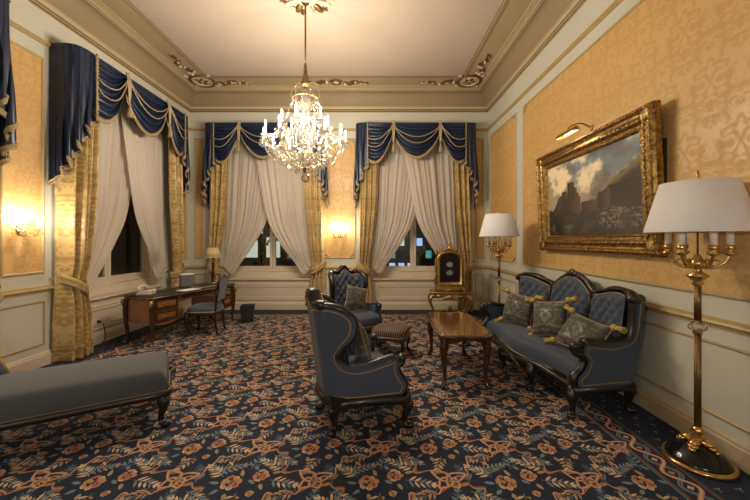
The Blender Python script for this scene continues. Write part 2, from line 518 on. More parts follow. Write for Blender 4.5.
# gilt picture rail under the frieze, dado rail and skirting, broken at the window recesses
def rail_runs(openings, x0, x1):
    r, xs = [], x0
    for c in sorted(openings):
        r.append((xs, c - HW)); xs = c + HW
    r.append((xs, x1))
    return r
def extrude_rail(mb, x0, x1, prof, mi=0):
    mb.loops([[(x, -d, z) for d, z in prof] for x in (x0, x1)], False, mi)
TN = [2]
def trim(mb, mats, parent):
    o = mb.build('trim_%d' % TN[0], mats, loc=parent.location, rz=parent.rotation_euler.z, fix=False)
    TN[0] += 1
    return struct(o)
top_rail = [(0, 3.835), (0.018, 3.84), (0.018, 3.858), (0.030, 3.866), (0.030, 3.886), (0.014, 3.896), (0, 3.90)]
dado = [(0, .878), (0.014, .88), (0.014, .895), (0.03, .902), (0.036, .915), (0.030, .930), (0.018, .934), (0.018, .948), (0, .952)]
skirt = [(0, 0), (0.028, 0), (0.028, .125), (0.020, .135), (0.020, .150), (0.010, .160), (0, .162)]
for wl, ops, x0, x1 in ((wall_back, BACK_W, XL, XR), (wall_left, LEFT_W, YF, YB), (wall_right, [], -YB, -YF)):
    mb = MB(); extrude_rail(mb, x0, x1, top_rail); trim(mb, M['gilt_line'], wl)
    mb = MB(); mk = MB()
    for a, b in rail_runs(ops, x0, x1):
        extrude_rail(mb, a, b, dado); extrude_rail(mk, a, b, skirt)
    trim(mb, M['gilt_line'], wl)
    o = mk.build('baseboard_%s' % wl.name[5:], M['cornice_lt' if wl is wall_right else 'cream'], loc=wl.location, rz=wl.rotation_euler.z, fix=False)
    struct(o)

ROPE = [(0, 0), (0, .010), (.008, .020), (.022, .022), (.032, .012), (.034, 0)]
LINE = [(0, 0), (.002, .012), (.012, .014), (.020, .008), (.022, 0)]
def damask_panel(wl, x0, x1, z0=1.10, z1=3.68):
    t = 0.032
    MB().box(x0 + t, x1 - t, -0.004, 0.0, z0 + t, z1 - t).build('wallpaper_panel', M['wallpaper'], wl, fix=False)
    mb = MB().frame(x0, x1, z0, z1, ROPE)
    for cx_, cz_ in ((x0, z0), (x1, z0), (x0, z1), (x1, z1)):           # small leaf at each corner
        sx_, sz_ = (1 if cx_ == x0 else -1), (1 if cz_ == z0 else -1)
        if x1 - x0 > 0.5:
            mb.tube(cr([(cx_ + sx_ * .02, -.016, cz_ + sz_ * .13), (cx_ + sx_ * .07, -.018, cz_ + sz_ * .08), (cx_ + sx_ * .08, -.018, cz_ + sz_ * .075), (cx_ + sx_ * .13, -.016, cz_ + sz_ * .02)], 3), 0.012, 5)
    mb.build('panel_moulding', M['rope_gilt'], wl, fix=False)
def dado_panel(wl, x0, x1, z0=0.25, z1=0.775):
    MB().frame(x0, x1, z0, z1, LINE).build('dado_moulding', M['gilt_line'], wl, fix=False)
damask_panel(wall_back, -1.09, -0.42); dado_panel(wall_back, -1.09, -0.42)
damask_panel(wall_back, -3.86, -3.68); dado_panel(wall_back, -3.86, -3.62)
damask_panel(wall_back, 2.14, 2.33); dado_panel(wall_back, 2.14, 2.33)
damask_panel(wall_left, 3.52, 3.99); dado_panel(wall_left, 3.50, 4.00)
damask_panel(wall_left, 6.72, 7.02); dado_panel(wall_left, 6.72, 7.02)
damask_panel(wall_left, -1.4, 0.9); dado_panel(wall_left, -1.4, 0.9)
damask_panel(wall_right, -6.98, -5.68); dado_panel(wall_right, -6.98, -5.68)
damask_panel(wall_right, -5.42, -0.30); dado_panel(wall_right, -5.42, -0.30)

# windows: recess lining, casements, panes, sill and panelled apron
def make_window(n, wl, c):
    W = bpy.data.objects.new('window_%d' % n, None); C.objects.link(W); struct(W)
    W.location = wl.matrix_basis @ Vector((c, 0, 0)); W.rotation_euler = wl.rotation_euler
    y0, y1 = 0.26, 0.36
    # apron
    mb = MB().box(-HW, HW, 0.05, 0.5, 0, .64)
    mb.build('apron', M['cream'], W)
    mb = MB().frame(-HW + .08, HW - .08, .20, .55, [(0, 0), (.004, .014), (.02, .016), (.03, .004), (.05, .004), (.055, .014), (.07, .010), (.075, 0)], 0.05)
    mb.build('apron_moulding', M['cream'], W, fix=False)
    mb = MB(); extrude_rail(mb, -HW, HW, [(d - .05, z) for d, z in skirt]); mb.build('apron_skirting', M['cream'], W, fix=False)
    MB().box(-HW, HW, 0.0, 0.5, .64, .672).build('sill', M['cream'], W, bevel=.008)
    MB().box(-HW, HW, 0.22, 0.5, .672, .80).build('sill_riser', M['cream'], W)
    # jamb linings with panels
    for s in (-1, 1):
        mb = MB().box(min(s * HW, s * (HW - .02)), max(s * HW, s * (HW - .02)), 0.0, y0, .672, ZTOP)
        for z0, z1 in ((.75, 1.55), (1.63, 3.65)):
            prof = [(0, 0), (.002, .010), (.012, .012), (.02, 0)]
            L = [[(s * (HW - .02 - h), .04 + t, z0 + t), (s * (HW - .02 - h), y0 - .04 - t, z0 + t), (s * (HW - .02 - h), y0 - .04 - t, z1 - t), (s * (HW - .02 - h), .04 + t, z1 - t)] for t, h in prof]
            mb.loops(L, True)
        mb.build('jamb', M['cream'], W, fix=False)
    MB().box(-HW + .02, HW - .02, 0.0, y0, ZTOP - .02, ZTOP).build('jamb', M['cream'], W)
    fr = MB()
    fr.box(-HW, -HW + .07, y0, y1, .80, ZTOP); fr.box(HW - .07, HW, y0, y1, .80, ZTOP)
    fr.box(-HW + .07, HW - .07, y0, y1, .80, .86); fr.box(-HW + .07, HW - .07, y0, y1, ZTOP - .08, ZTOP); fr.box(-HW + .07, HW - .07, y0, y1, 2.72, 2.84)
    fr.build('window_frame', M['cream'], W, bevel=.006)
    for s in (-1, 1):
        for z0, z1 in ((.86, 2.72), (2.84, ZTOP - .08)):
            a, b = sorted((s * 0.004, s * (HW - .07)))
            sash = MB()
            sash.box(a, a + .06, y0 + .02, y1 - .02, z0, z1); sash.box(b - .06, b, y0 + .02, y1 - .02, z0, z1)
            sash.box(a + .06, b - .06, y0 + .02, y1 - .02, z0, z0 + .06); sash.box(a + .06, b - .06, y0 + .02, y1 - .02, z1 - .06, z1)
            so = sash.build('casement', M['cream'], W, bevel=.006)
            MB().box(a + .06, b - .06, .307, .313, z0 + .06, z1 - .06).build('pane', M['pane'], so)
    # espagnolette handle on the meeting stile
    mb = MB().tube([(0.03, y0 + .02, 1.72), (0.03, y0 - .02, 1.72), (0.03, y0 - .03, 1.60)], .010, 6)
    mb.box(.018, .042, y0 + .012, y0 + .022, 1.64, 1.80)
    mb.build('window_handle', M['brass_dull'], W)
    return W
make_window(1, wall_left, LEFT_W[0]); make_window(2, wall_left, LEFT_W[1])
make_window(3, wall_back, BACK_W[0]); make_window(4, wall_back, BACK_W[1])

# ------------------------------------------------------------------ carpet figure (wool tufts of other colours, lying on the navy ground)
RUST, RUST2, TAN, TAN2, SLATE, SLATE2, PLUM, DARK = (0.28, 0.10, 0.050), (0.47, 0.21, 0.115), (0.56, 0.41, 0.26), (0.36, 0.25, 0.15), (0.065, 0.095, 0.135), (0.17, 0.21, 0.235), (0.10, 0.030, 0.022), (0.016, 0.014, 0.020)
class CP:
    def __init__(s): s.v, s.f, s.c = [], [], []
    def poly(s, pts, col, z):
        b = len(s.v); s.v += [(x, y, z) for x, y in pts]; s.f.append(list(range(b, b + len(pts)))); s.c.append(col)
    def strip(s, pts, wd, col, z):
        P = np.array(pts); T = np.gradient(P, axis=0); T /= np.maximum(np.linalg.norm(T, axis=1, keepdims=True), 1e-9)
        N = np.stack([-T[:, 1], T[:, 0]], 1)
        wd = np.broadcast_to(wd, len(P))[:, None]
        A, B = P + N * wd / 2, P - N * wd / 2
        for i in range(len(P) - 1):
            s.poly([A[i], A[i + 1], B[i + 1], B[i]], col, z)
    def leaf(s, x, y, a, L, W, col, z):
        ca, sa = math.cos(a), math.sin(a)
        pts = [(0, 0), (.3, .5), (.65, .42), (1, 0), (.65, -.42), (.3, -.5)]
        s.poly([(x + ca * p * L - sa * q * W, y + sa * p * L + ca * q * W) for p, q in pts], col, z)
Z0, Z1, Z2, Z3 = .0012, .0020, .0028, .0036
def motif(cp, ox, oy, inside):
    # ribbons to the two bows above: a band with paler twisted edge
    for sx in (-1, 1):
        P = []
        for i in range(45):
            t = i / 44
            en = math.sin(PI * t) ** .5
            wob = (.055 * math.sin(t * 2 * PI * 1.5 + (0 if sx > 0 else 1.2)) + .020 * math.sin(t * 2 * PI * 5.5 + sx)) * en
            P.append((ox + sx * (.425 * t) + wob * .62 + .012 * en * math.sin(t * 31), oy + .335 * t - sx * wob * .78))
        P = [p for p in P if inside(*p)]
        if len(P) > 3:
            wd = [.019 + .010 * math.sin(i * .9) for i in range(len(P))]
            cp.strip(P, wd, RUST2, Z0)
            Q = np.array(P); T = np.gradient(Q, axis=0); T /= np.maximum(np.linalg.norm(T, axis=1, keepdims=True), 1e-9)
            N = np.stack([-T[:, 1], T[:, 0]], 1)
            cp.strip(list(Q + N * .004), .005, TAN if sx > 0 else TAN2, Z1); cp.strip(list(Q - N * .005), .004, PLUM, Z1)
    if inside(ox, oy):
        for a0, L in ((.40, .120), (PI - .65, .125), (-1.0, .085), (PI + .80, .105)):
            P = []
            for i in range(19):
                t = i / 18 * 2 * PI
                r = L * (1 - math.cos(t)) / 2
                q = .034 * math.sin(t) + .010 * math.sin(2 * t)
                P.append((ox + r * math.cos(a0) - q * math.sin(a0), oy + r * math.sin(a0) + q * math.cos(a0)))
            cp.strip(P, .017, RUST2, Z2); cp.strip(P, .005, TAN, Z3)
        cp.poly([(ox + .020 * math.cos(k * PI / 3), oy + .016 * math.sin(k * PI / 3)) for k in range(6)], TAN, Z3)
    # roses: five cupped petals with dark gaps, paler rims, a curled heart
    for rx, ry, rr in ((-.076, .308, .070), (.086, .372, .058), (.065, .218, .028)):
        x, y = ox + rx, oy + ry
        if not inside(x, y): continue
        R = random.Random(int(rx * 1000))
        for k in range(7):
            a = k * 2 * PI / 7 + rx * 20
            d, ps, pt = rr * R.uniform(.55, .80), R.uniform(.20, .30), R.uniform(.26, .42)
            px, py = x + d * math.cos(a), y + d * math.sin(a)
            el = lambda s, cc, z, sh=0: cp.poly([(px + sh * math.cos(a) + rr * s * (ps * math.cos(j * PI / 4) * math.cos(a) - pt * math.sin(j * PI / 4) * math.sin(a)), py + sh * math.sin(a) + rr * s * (ps * math.cos(j * PI / 4) * math.sin(a) + pt * math.sin(j * PI / 4) * math.cos(a))) for j in range(8)], cc, z)
            el(1.0, (TAN, RUST2, RUST2)[k % 3], Z0); el(.66, (RUST2, RUST, TAN2)[k % 3], Z1, -.005)
        for s0, a0, cc in ((.40, .3, RUST2), (.40, 2.4, TAN2), (.40, 4.5, RUST2), (.22, 1.2, TAN), (.22, 3.6, RUST)):
            arc = [(x + rr * s0 * (1 - .12 * i) * math.cos(a0 + i * .42), y + rr * s0 * (1 - .12 * i) * math.sin(a0 + i * .42)) for i in range(6)]
            cp.strip(arc, rr * .20, cc, Z2)
        cp.poly([(x + rr * .10 * math.cos(j), y + rr * .10 * math.sin(j)) for j in range(6)], PLUM, Z3)
    for x, y, a, L in ((-.15, .30, 3.0, .07), (-.13, .25, 3.9, .06), (-.03, .36, 1.9, .07), (.02, .33, -.6, .06), (.15, .39, .3, .07), (.12, .44, 1.2, .06), (.05, .42, 2.2, .06), (.10, .30, -1.1, .06), (.02, .19, 3.5, .05), (-.08, .22, -1.4, .06)):
        if inside(ox + x, oy + y): cp.leaf(ox + x, oy + y, a, L, .026, (TAN, TAN2, SLATE2)[int(L * 100 + x * 100) % 3], Z0)
    # fern-like sprays
    sprays = [(-.15, .36, 2.5, .15, TAN, SLATE2, 5), (.15, .33, -.25, .17, TAN, SLATE2, 5), (.0, .43, 1.35, .14, SLATE2, SLATE, 4), (-.01, .22, -1.9, .13, TAN2, TAN, 4),
              (-.21, .10, 2.7, .17, TAN, SLATE2, 6), (.19, .06, .35, .19, SLATE2, TAN2, 6), (-.09, -.09, 3.6, .15, TAN2, SLATE, 5), (.11, -.10, -.5, .17, SLATE2, TAN, 6), (-.30, .31, 1.9, .14, SLATE, SLATE2, 5)]
    for x, y, a, L, c1, c2, nl in sprays:
        if not inside(ox + x, oy + y): continue
        cp.strip([(ox + x, oy + y), (ox + x + L * .5 * math.cos(a + .12), oy + y + L * .5 * math.sin(a + .12)), (ox + x + L * math.cos(a), oy + y + L * math.sin(a))], .0055, SLATE2, Z0)
        for k in range(nl):
            t = (k + .7) / nl
            for sd in (-1, 1):
                cp.leaf(ox + x + L * t * math.cos(a), oy + y + L * t * math.sin(a), a + sd * (.95 - .3 * t), .062 * (1.15 - .5 * t), .0175, c1 if (k + (sd > 0)) % 3 else c2, Z0 + .0003 * k)
        cp.leaf(ox + x + L * math.cos(a), oy + y + L * math.sin(a), a, .045, .018, c1, Z1)
    for x, y in ((.27, .15), (-.24, .43)):
        if inside(ox + x, oy + y):
            for k in range(4): cp.leaf(ox + x, oy + y, k * 1.57 + x * 9, .026, .013, (TAN, RUST2)[k % 2], Z0)
FX0, FX1, FY0, FY1 = -3.42, 1.80, YF + .5, 6.52
cp = CP()
ins = lambda x, y: FX0 < x < FX1 and FY0 < y < FY1
j = 0
y = -1.6
while y < 6.8:
    x = -4.3 + (0.425 if j % 2 else 0) + .09
    while x < 2.4:
        motif(cp, x, y, ins); x += .85
    y += .335; j += 1
# guilloche border: two interlaced cords between fine lines, round the field
def border_run(ax, ay, bx, by):
    L = math.hypot(bx - ax, by - ay); ux, uy = (bx - ax) / L, (by - ay) / L; nx, ny = -uy, ux
    P = lambda s, q: (ax + ux * s + nx * q, ay + uy * s + ny * q)
    n = int(L / .02)
    for q, c in ((-.085, RUST), (.085, RUST), (-.102, SLATE), (.102, SLATE2)):
        cp.strip([P(L * i / 40, q) for i in range(41)], .009, c, Z0)
    for ph, c, c2 in ((0, RUST2, TAN), (PI, SLATE2, SLATE)):
        pts = [P(L * i / n, .05 * math.sin(2 * PI * L * i / n / .26 + ph)) for i in range(n + 1)]
        cp.strip(pts, .026, c, Z1 if ph else Z2); cp.strip(pts, .009, c2, Z1 + .0005 if ph else Z2 + .0005)
    for i in range(int(L / .13)):
        p = P(.065 + i * .13, 0)
        for k in range(4): cp.leaf(p[0], p[1], k * PI / 2, .022, .016, TAN if i % 2 else RUST2, Z0)
bx0, bx1, by1, by0 = FX0 - .11, FX1 + .11, FY1 + .11, FY0 - .1
border_run(bx1, by0, bx1, by1); border_run(bx0, by1, bx0, by0); border_run(bx1, by1, bx0, by1)
# small sprigs scattered on the plain navy margin
for x0, x1, y0, y1 in ((bx1 + .13, XR - .05, FY0, YB - .05), (XL + .05, bx0 - .13, FY0, YB - .05), (bx0, bx1, by1 + .13, YB - .05)):
    yy, r = y0, 0
    while yy < y1:
        xx = x0 + (.065 if r % 2 else .0) + .02
        while xx < x1:
            for k in range(3): cp.leaf(xx, yy, .6 + k * 2.1, .026, .010, SLATE2 if k else TAN2, Z0)
            xx += .13
        yy += .10; r += 1
me = bpy.data.meshes.new('carpet_pattern')
me.from_pydata(cp.v, [], cp.f)
ca = me.color_attributes.new('Col', 'FLOAT_COLOR', 'CORNER')
cols = []
for f, c in zip(cp.f, cp.c):
    cols += [c[0], c[1], c[2], 1.0] * len(f)
ca.data.foreach_set('color', cols)
me.materials.append(M['pattern'])
bm = bmesh.new(); bm.from_mesh(me)
for f in bm.faces:
    if f.normal.z < 0: f.normal_flip()
bm.to_mesh(me); bm.free()
o = bpy.data.objects.new('carpet_pattern', me); C.objects.link(o); o.parent = floor
o['kind'] = 'stuff'

# ------------------------------------------------------------------ stucco on the ceiling border
def scroll_pts(x, y, a, sz, flip=1, n=14, turns=1.4):
    P = []
    for i in range(n):
        t = i / (n - 1)
        r = sz * (1 - .85 * t)
        th = a + flip * t * turns * 2 * PI
        P.append((x + r * math.cos(th) - sz * math.cos(a), y + r * math.sin(th) - sz * math.sin(a), 0))
    return P
def garland(mb, p0, dx, dy, L, z, seed):
    """a trailing relief of leaves and buds that thins out along (dx, dy)"""
    R = random.Random(seed)
    nx, ny = -dy, dx
    path = []
    for i in range(25):
        t = i / 24
        q = .05 * math.sin(t * 3 * PI) * (1 - .5 * t)
        path.append((p0[0] + dx * L * t + nx * q, p0[1] + dy * L * t + ny * q, z - .012))
    mb.tube(path, lambda t: .013 * (1 - .6 * t), 5)
    for i in range(2, 25):
        t = i / 24
        if R.random() < .15: continue
        sd = 1 if i % 2 else -1
        a = math.atan2(dy, dx) + sd * R.uniform(.5, 1.3)
        l = .085 * (1.1 - .6 * t)
        rot = Matrix.Rotation(a, 3, 'Z')
        c = (path[i][0] + math.cos(a) * l * .5, path[i][1] + math.sin(a) * l * .5, z - .016)
        mb.ell(c, (l * .6, l * .28, .016), 7, 5, mi=0 if R.random() < .75 else 1, rot=rot)
    for t in (.12, .5, .72):
        i = int(t * 24)
        mb.ell((path[i][0], path[i][1], z - .02), .030 * (1.2 - .5 * t), 8, 6, mi=1)
def corner_ornament(cx_, cy_, sx, sy):
    mb = MB(); z = ZC - .004
    x, y = cx_ + sx * .56, cy_ + sy * .56
    # oval cartouche
    ring = [(x + .215 * math.cos(a), y + .22 * math.sin(a), z - .022) for a in [i * 2 * PI / 24 for i in range(24)]]
    mb.tube(ring, .022, 6, closed=True, mi=0)
    mb.tube([(x + (p[0] - x) * .84, y + (p[1] - y) * .84, z - .018) for p in ring], .014, 6, closed=True, mi=1)
    mb.ell((x, y, z - .002), (.175, .18, .016), 14, 6, mi=1)
    for k in range(5):
        a = k * 1.257
        mb.ell((x + .075 * math.cos(a), y + .075 * math.sin(a), z - .022), (.05, .030, .014), 7, 5, mi=0, rot=Matrix.Rotation(a, 3, 'Z'))
    mb.ell((x, y, z - .026), .018, 7, 5, mi=1)
    for k, (a, s) in enumerate(((.8, .09), (2.4, .08), (-.8, .08), (-2.4, .09))):
        bx_, by_ = x + .25 * math.cos(a), y + .25 * math.sin(a)
        P = [(p[0], p[1], z - .016) for p in scroll_pts(bx_, by_, a + PI, s * .55, 1 if k % 2 else -1)]
        mb.tube(P, .011, 5, mi=1)
    garland(mb, (x + sx * .24, y - sy * .07), sx, 0, .66, z, 3)
    garland(mb, (x - sx * .07, y + sy * .24), 0, sy, .66, z, 5)
    mb.build('stucco_ornament', [M['stucco_gold'], M['stucco_pale']], ceiling)
for cx_, sx in ((XL, 1), (XR, -1)):
    for cy_, sy in ((YF, 1), (YB, -1)):
        corner_ornament(cx_, cy_, sx, sy)
def mid_ornament(x, y, ax):
    mb = MB(); z = ZC - .004
    dx, dy = (1, 0) if ax == 'x' else (0, 1)
    garland(mb, (x + dx * .14, y + dy * .14), dx, dy, .5, z, 8)
    garland(mb, (x - dx * .14, y - dy * .14), -dx, -dy, .5, z, 9)
    mb.tube([(x + .085 * math.cos(a), y + .085 * math.sin(a), z - .016) for a in [i * 2 * PI / 16 for i in range(16)]], .014, 5, closed=True)
    mb.ell((x, y, z - .006), (.07, .07, .02), 12, 6, mi=1)
    for k in range(5):
        a = PI / 2 + (k - 2) * .5
        mb.ell((x + .12 * math.cos(a), y - .12 * math.sin(a) * 1.0, z - .018), (.04, .018, .014), 7, 5, rot=Matrix.Rotation(-a, 3, 'Z'))
    mb.build('stucco_ornament', [M['stucco_gold'], M['stucco_pale']], ceiling)
mid_ornament((XL + XR) / 2, YB - .49, 'x'); mid_ornament(XL + .49, 2.7, 'y'); mid_ornament(XR - .49, 2.7, 'y')
# rosette above the chandelier
CHX, CHY = -0.92, 4.40
mb = MB(); z = ZC - .001
RX, RY = CHX + .02, CHY - .10
mb.lathe([(.0, -.05), (.07, -.045), (.10, -.02), (.16, -.03), (.18, 0)], 24, (RX, RY, z), 1)
for k in range(12):
    a = k * PI / 6
    mb.ell((RX + .26 * math.cos(a), RY + .26 * math.sin(a), z - .012), (.10, .045, .022), 9, 6, mi=k % 2, rot=Matrix.Rotation(a, 3, 'Z'))
    a += PI / 12
    P = [(p[0], p[1], z - .014) for p in scroll_pts(RX + .36 * math.cos(a), RY + .36 * math.sin(a), a, .045, 1 if k % 2 else -1)]
    mb.tube(P, .011, 5, mi=(k + 1) % 2)
mb.build('ceiling_rosette', [M['stucco_gold'], M['stucco_pale']], ceiling)
# ------------------------------------------------------------------ window dressing
VT, VD = 3.90, 0.325                     # top of the valance, its distance from the wall
def drop_mid(a):                         # length of the middle swag across its width
    return .20 + .50 * math.sin(PI * a) ** .75
def drop_side(a):                        # a = 0 at the outer braid, 1 at the gather
    return interp(a, [0, .12, .3, .45, .6, .75, .88, 1], [.72, .78, .80, .77, .68, .52, .36, .20])
def swag(parent, x0, x1, dropf, seed):
    nf = 5.5
    def depth(a, b):
        w_ = .35 + .65 * math.sin(PI * min(1, max(0, a))) ** .5
        return .034 * w_ * math.sin(b * nf * 2 * PI + seed + .8 * math.sin(a * 4 + seed)) * smoothstep(0, .12, b)
    def fn(a, b):
        d = dropf(a)
        return (x0 + (x1 - x0) * a, -(VD + .015 + depth(a, b) + .05 * b * math.sin(PI * a)), VT - b * d)
    o = MB().grid(fn, 26, 44).build('swag', M['navy'], parent, fix=False)
    # fringe: braid and hanging threads along the lower edge
    def pt(a, dz=0, dy=0):
        p = fn(a, 1.0); return (p[0], p[1] - dy, p[2] + dz)
    n = 30
    mb = MB().tube([pt(i / n, 0, .006) for i in range(n + 1)], .011, 6)
    L = [[pt(i / n, .0, .004), pt(i / n, -.025, .012), pt(i / n, -.046 - .008 * (i % 2), .010), pt(i / n, -.046 - .008 * (i % 2), .002), pt(i / n, 0, -.004)] for i in range(n + 1)]
    mb.loops(L, True, 0, True)
    mb.build('fringe', M['fringe'], o, fix=False)
    # two swagged cords
    for q, k in ((.52, .66), (.78, .90)):
        P = []
        for i in range(n + 1):
            a = i / n
            zz = VT - .06 - (dropf(a) - .20) * q - .10 * q * 0 - (.0 if dropf is drop_mid else 0)
            P.append((x0 + (x1 - x0) * a, -(VD + .085 + .05 * q * math.sin(PI * a)), zz))
        MB().tube(P, .0085, 6).build('cord', M['cord'], o, fix=False)
    return o
def tassel_mesh(L=.17, r=.032):
    return MB().lathe([(.004, 0), (.012, -.01), (.020, -.03), (.012, -.045), (.022, -.06), (.028, -.09), (r, -L), (.0, -L - .002)], 10)
def tail(parent, s):
    # path of the hanging tail: inner braid -> front corner -> back to the wall, folded in a cascade
    path = cr([(1.0, VD + .02), (1.10, VD + .02), (1.20, VD - .01), (1.245, VD - .09), (1.25, .16), (1.25, .01)], 8)
    path = [path[int(i * (len(path) - 1) / 48)] for i in range(49)]
    def zb(t):
        return interp(t, [0, .1, .5, .8, 1], [3.10, 2.98, 2.52, 2.30, 2.20])
    def fn(t, b):
        x, d = path[min(48, int(round(t * 48)))]
        lo = VT + (zb(t) - VT) * b
        f = smoothstep(.2, 1.0, b) * (1 - smoothstep(.60, .95, t))
        ph = t * 2 * PI * 5.2
        x2 = x - .052 * f * math.sin(ph) + .016 * smoothstep(0, 1, b)
        d2 = d + .034 * f * math.cos(ph) + .002 * math.sin(t * 40) * (1 - f)
        return (s * x2, -max(d2, .012), lo)
    o = MB().grid(fn, 48, 18).build('tail', M['navy'], parent, fix=False)
    n = 48
    mb = MB().tube([(fn(i / n, 1)[0], fn(i / n, 1)[1] - .004, fn(i / n, 1)[2]) for i in range(n + 1)], .014, 6)
    L = []
    for i in range(n + 1):
        p = fn(i / n, 1)
        k = .045 + .010 * (i % 2)
        L.append([(p[0], p[1] - .008, p[2]), (p[0], p[1] - .012, p[2] - .03), (p[0], p[1] - .010, p[2] - k), (p[0], p[1] + .004, p[2] - k), (p[0], p[1] + .006, p[2])])
    mb.loops(L, True, 0, True)
    mb.build('fringe', M['fringe'], o, fix=False)
    # braid down the seam between tail and swag
    P = [(s * (1.0 + .004 * (i % 2)), -(VD + .055), VT - .0 - i * .042) for i in range(20)]
    mb = MB().tube(P, .013, 6)
    for i in range(1, 20):
        mb.ell((P[i][0] - s * .010, P[i][1] - .010, P[i][2]), (.012, .010, .016), 6, 4)
    mb.build('braid', M['fringe'], o, fix=False)
    return o
def valance(wl, c, label):
    T = thing('swag_valance', label, 'valance', wl.matrix_basis @ Vector((c, 0, 0)), wl.rotation_euler.z, 'navy valances over the windows')
    GX = .475
    MB().box(-1.22, 1.22, -VD + .01, 0, VT - .02, VT + .004).build('pelmet_board', M['navy_in'], T, bevel=.02)
    swag(T, -GX, GX, drop_mid, .3)
    swag(T, -1.0, -GX, drop_side, 1.1)
    swag(T, 1.0, GX, drop_side, 2.0)
    for s in (-1, 1):
        tail(T, s)
        g = MB()
        for k in range(3):                                   # gathered rope knot
            g.tube(cr([(s * GX + (k - 1) * .018, -VD - .05, VT + .02), (s * GX + (k - 1) * .026, -VD - .085, VT - .08), (s * GX + (k - 1) * .020, -VD - .09, VT - .24), (s * GX + (k - 1) * .006, -VD - .085, VT - .42)], 5), .010, 6)
        g.ell((s * GX, -VD - .07, VT - .01), (.032, .03, .03), 8, 6)
        go = g.build('gather_rope', M['cord'], T, fix=False)
        t = tassel_mesh(.20, .046).build('tassel', M['fringe'], T, (s * GX, -VD - .095, VT - .42), fix=False)
    return T
def curtain(wl, c, s, label, seed):
    """s = -1 / +1: which side of the window it hangs at"""
    T = thing('tied_curtain', label, 'curtain', wl.matrix_basis @ Vector((c, 0, 0)), wl.rotation_euler.z, 'gold damask curtains')
    R = random.Random(seed)
    ph = R.uniform(0, 6)
    ZT = .98
    def edges(z):
        inner = interp(z, [0, .5, ZT - .08, ZT + .05, 1.4, 2.2, 3.7], [.87, .89, .955, .96, .90, .80, .74])
        outer = interp(z, [0, .5, ZT - .05, ZT + .2, 2, 3.7], [1.245, 1.238, 1.215, 1.21, 1.21, 1.205])
        return inner, outer
    def fn(a, b):
        z = .012 + (3.74 - .012) * b
        i, o = edges(z)
        tight = 1 - .35 * math.exp(-((z - ZT) / .16) ** 2)
        x = i + (o - i) * a
        d = .185 + .045 * tight * math.sin(a * 2 * PI * 4 + ph + .25 * math.sin(z * 2.1 + ph)) + .018 * math.sin(a * 2 * PI * 2 + ph * 2 + z) + .05 * math.sin(PI * a) * (1 - .6 * math.exp(-((z - ZT) / .2) ** 2))
        if z < .16: d += .010 * math.sin(a * 90)
        d = max(d, .10)
        d = d + (.035 - d) * smoothstep(.84, 1.0, a)
        return (s * x, -d, z)
    dr = MB().grid(fn, 60, 64).build('drape', M['curtain'], T, fix=False)
    at = dr.data.attributes.new('cloth', 'FLOAT_VECTOR', 'POINT')
    at.data.foreach_set('vector', [q for i in range(61) for k in range(65) for q in (i / 60 * 1.05 + seed * .13, 0.0, 3.74 * k / 64)])
    # gathered frill near the hem
    mb = MB()
    def fr(a, b):
        p = fn(a, .04)
        return (p[0], p[1] - .010 - .006 * math.sin(a * 130) - .010 * math.sin(b * PI), .125 + .055 * b)
    mb.grid(fr, 70, 4)
    mb.build('frill', M['curtain_trim'], dr, fix=False)
    # tie-back: band slung round the cloth from a hook on the wall, with beads of fringe below
    pts = []
    for i in range(41):
        t = i / 40
        ang = -.18 + t * (PI + .36)
        x = 1.085 + .150 * math.cos(ang)
        d = .150 + .135 * math.sin(ang)
        pts.append((s * x, -max(d, .02), 1.05 - .17 * (1 - math.cos(ang)) / 2 - .035 * math.sin(ang)))
    mb = MB().tube(pts, .016, 6, sx=1.9, sy=.45, up=(0, 0, 1))
    tb = mb.build('tieback', M['curtain_trim'], T, fix=False)
    mb = MB().tube([(p[0], p[1], p[2] - .034) for p in pts], .009, 5)
    for i in range(1, 40):
        p = pts[i]
        mb.ell((p[0], p[1] - .004, p[2] - .066), (.012, .012, .028), 6, 4)
    mb.build('bead_fringe', M['fringe'], tb, fix=False)
    MB().tube([(s * 1.235, 0, 1.03), (s * 1.235, -.05, 1.03)], .010, 6).build('hook', M['brass'], T)
    return T
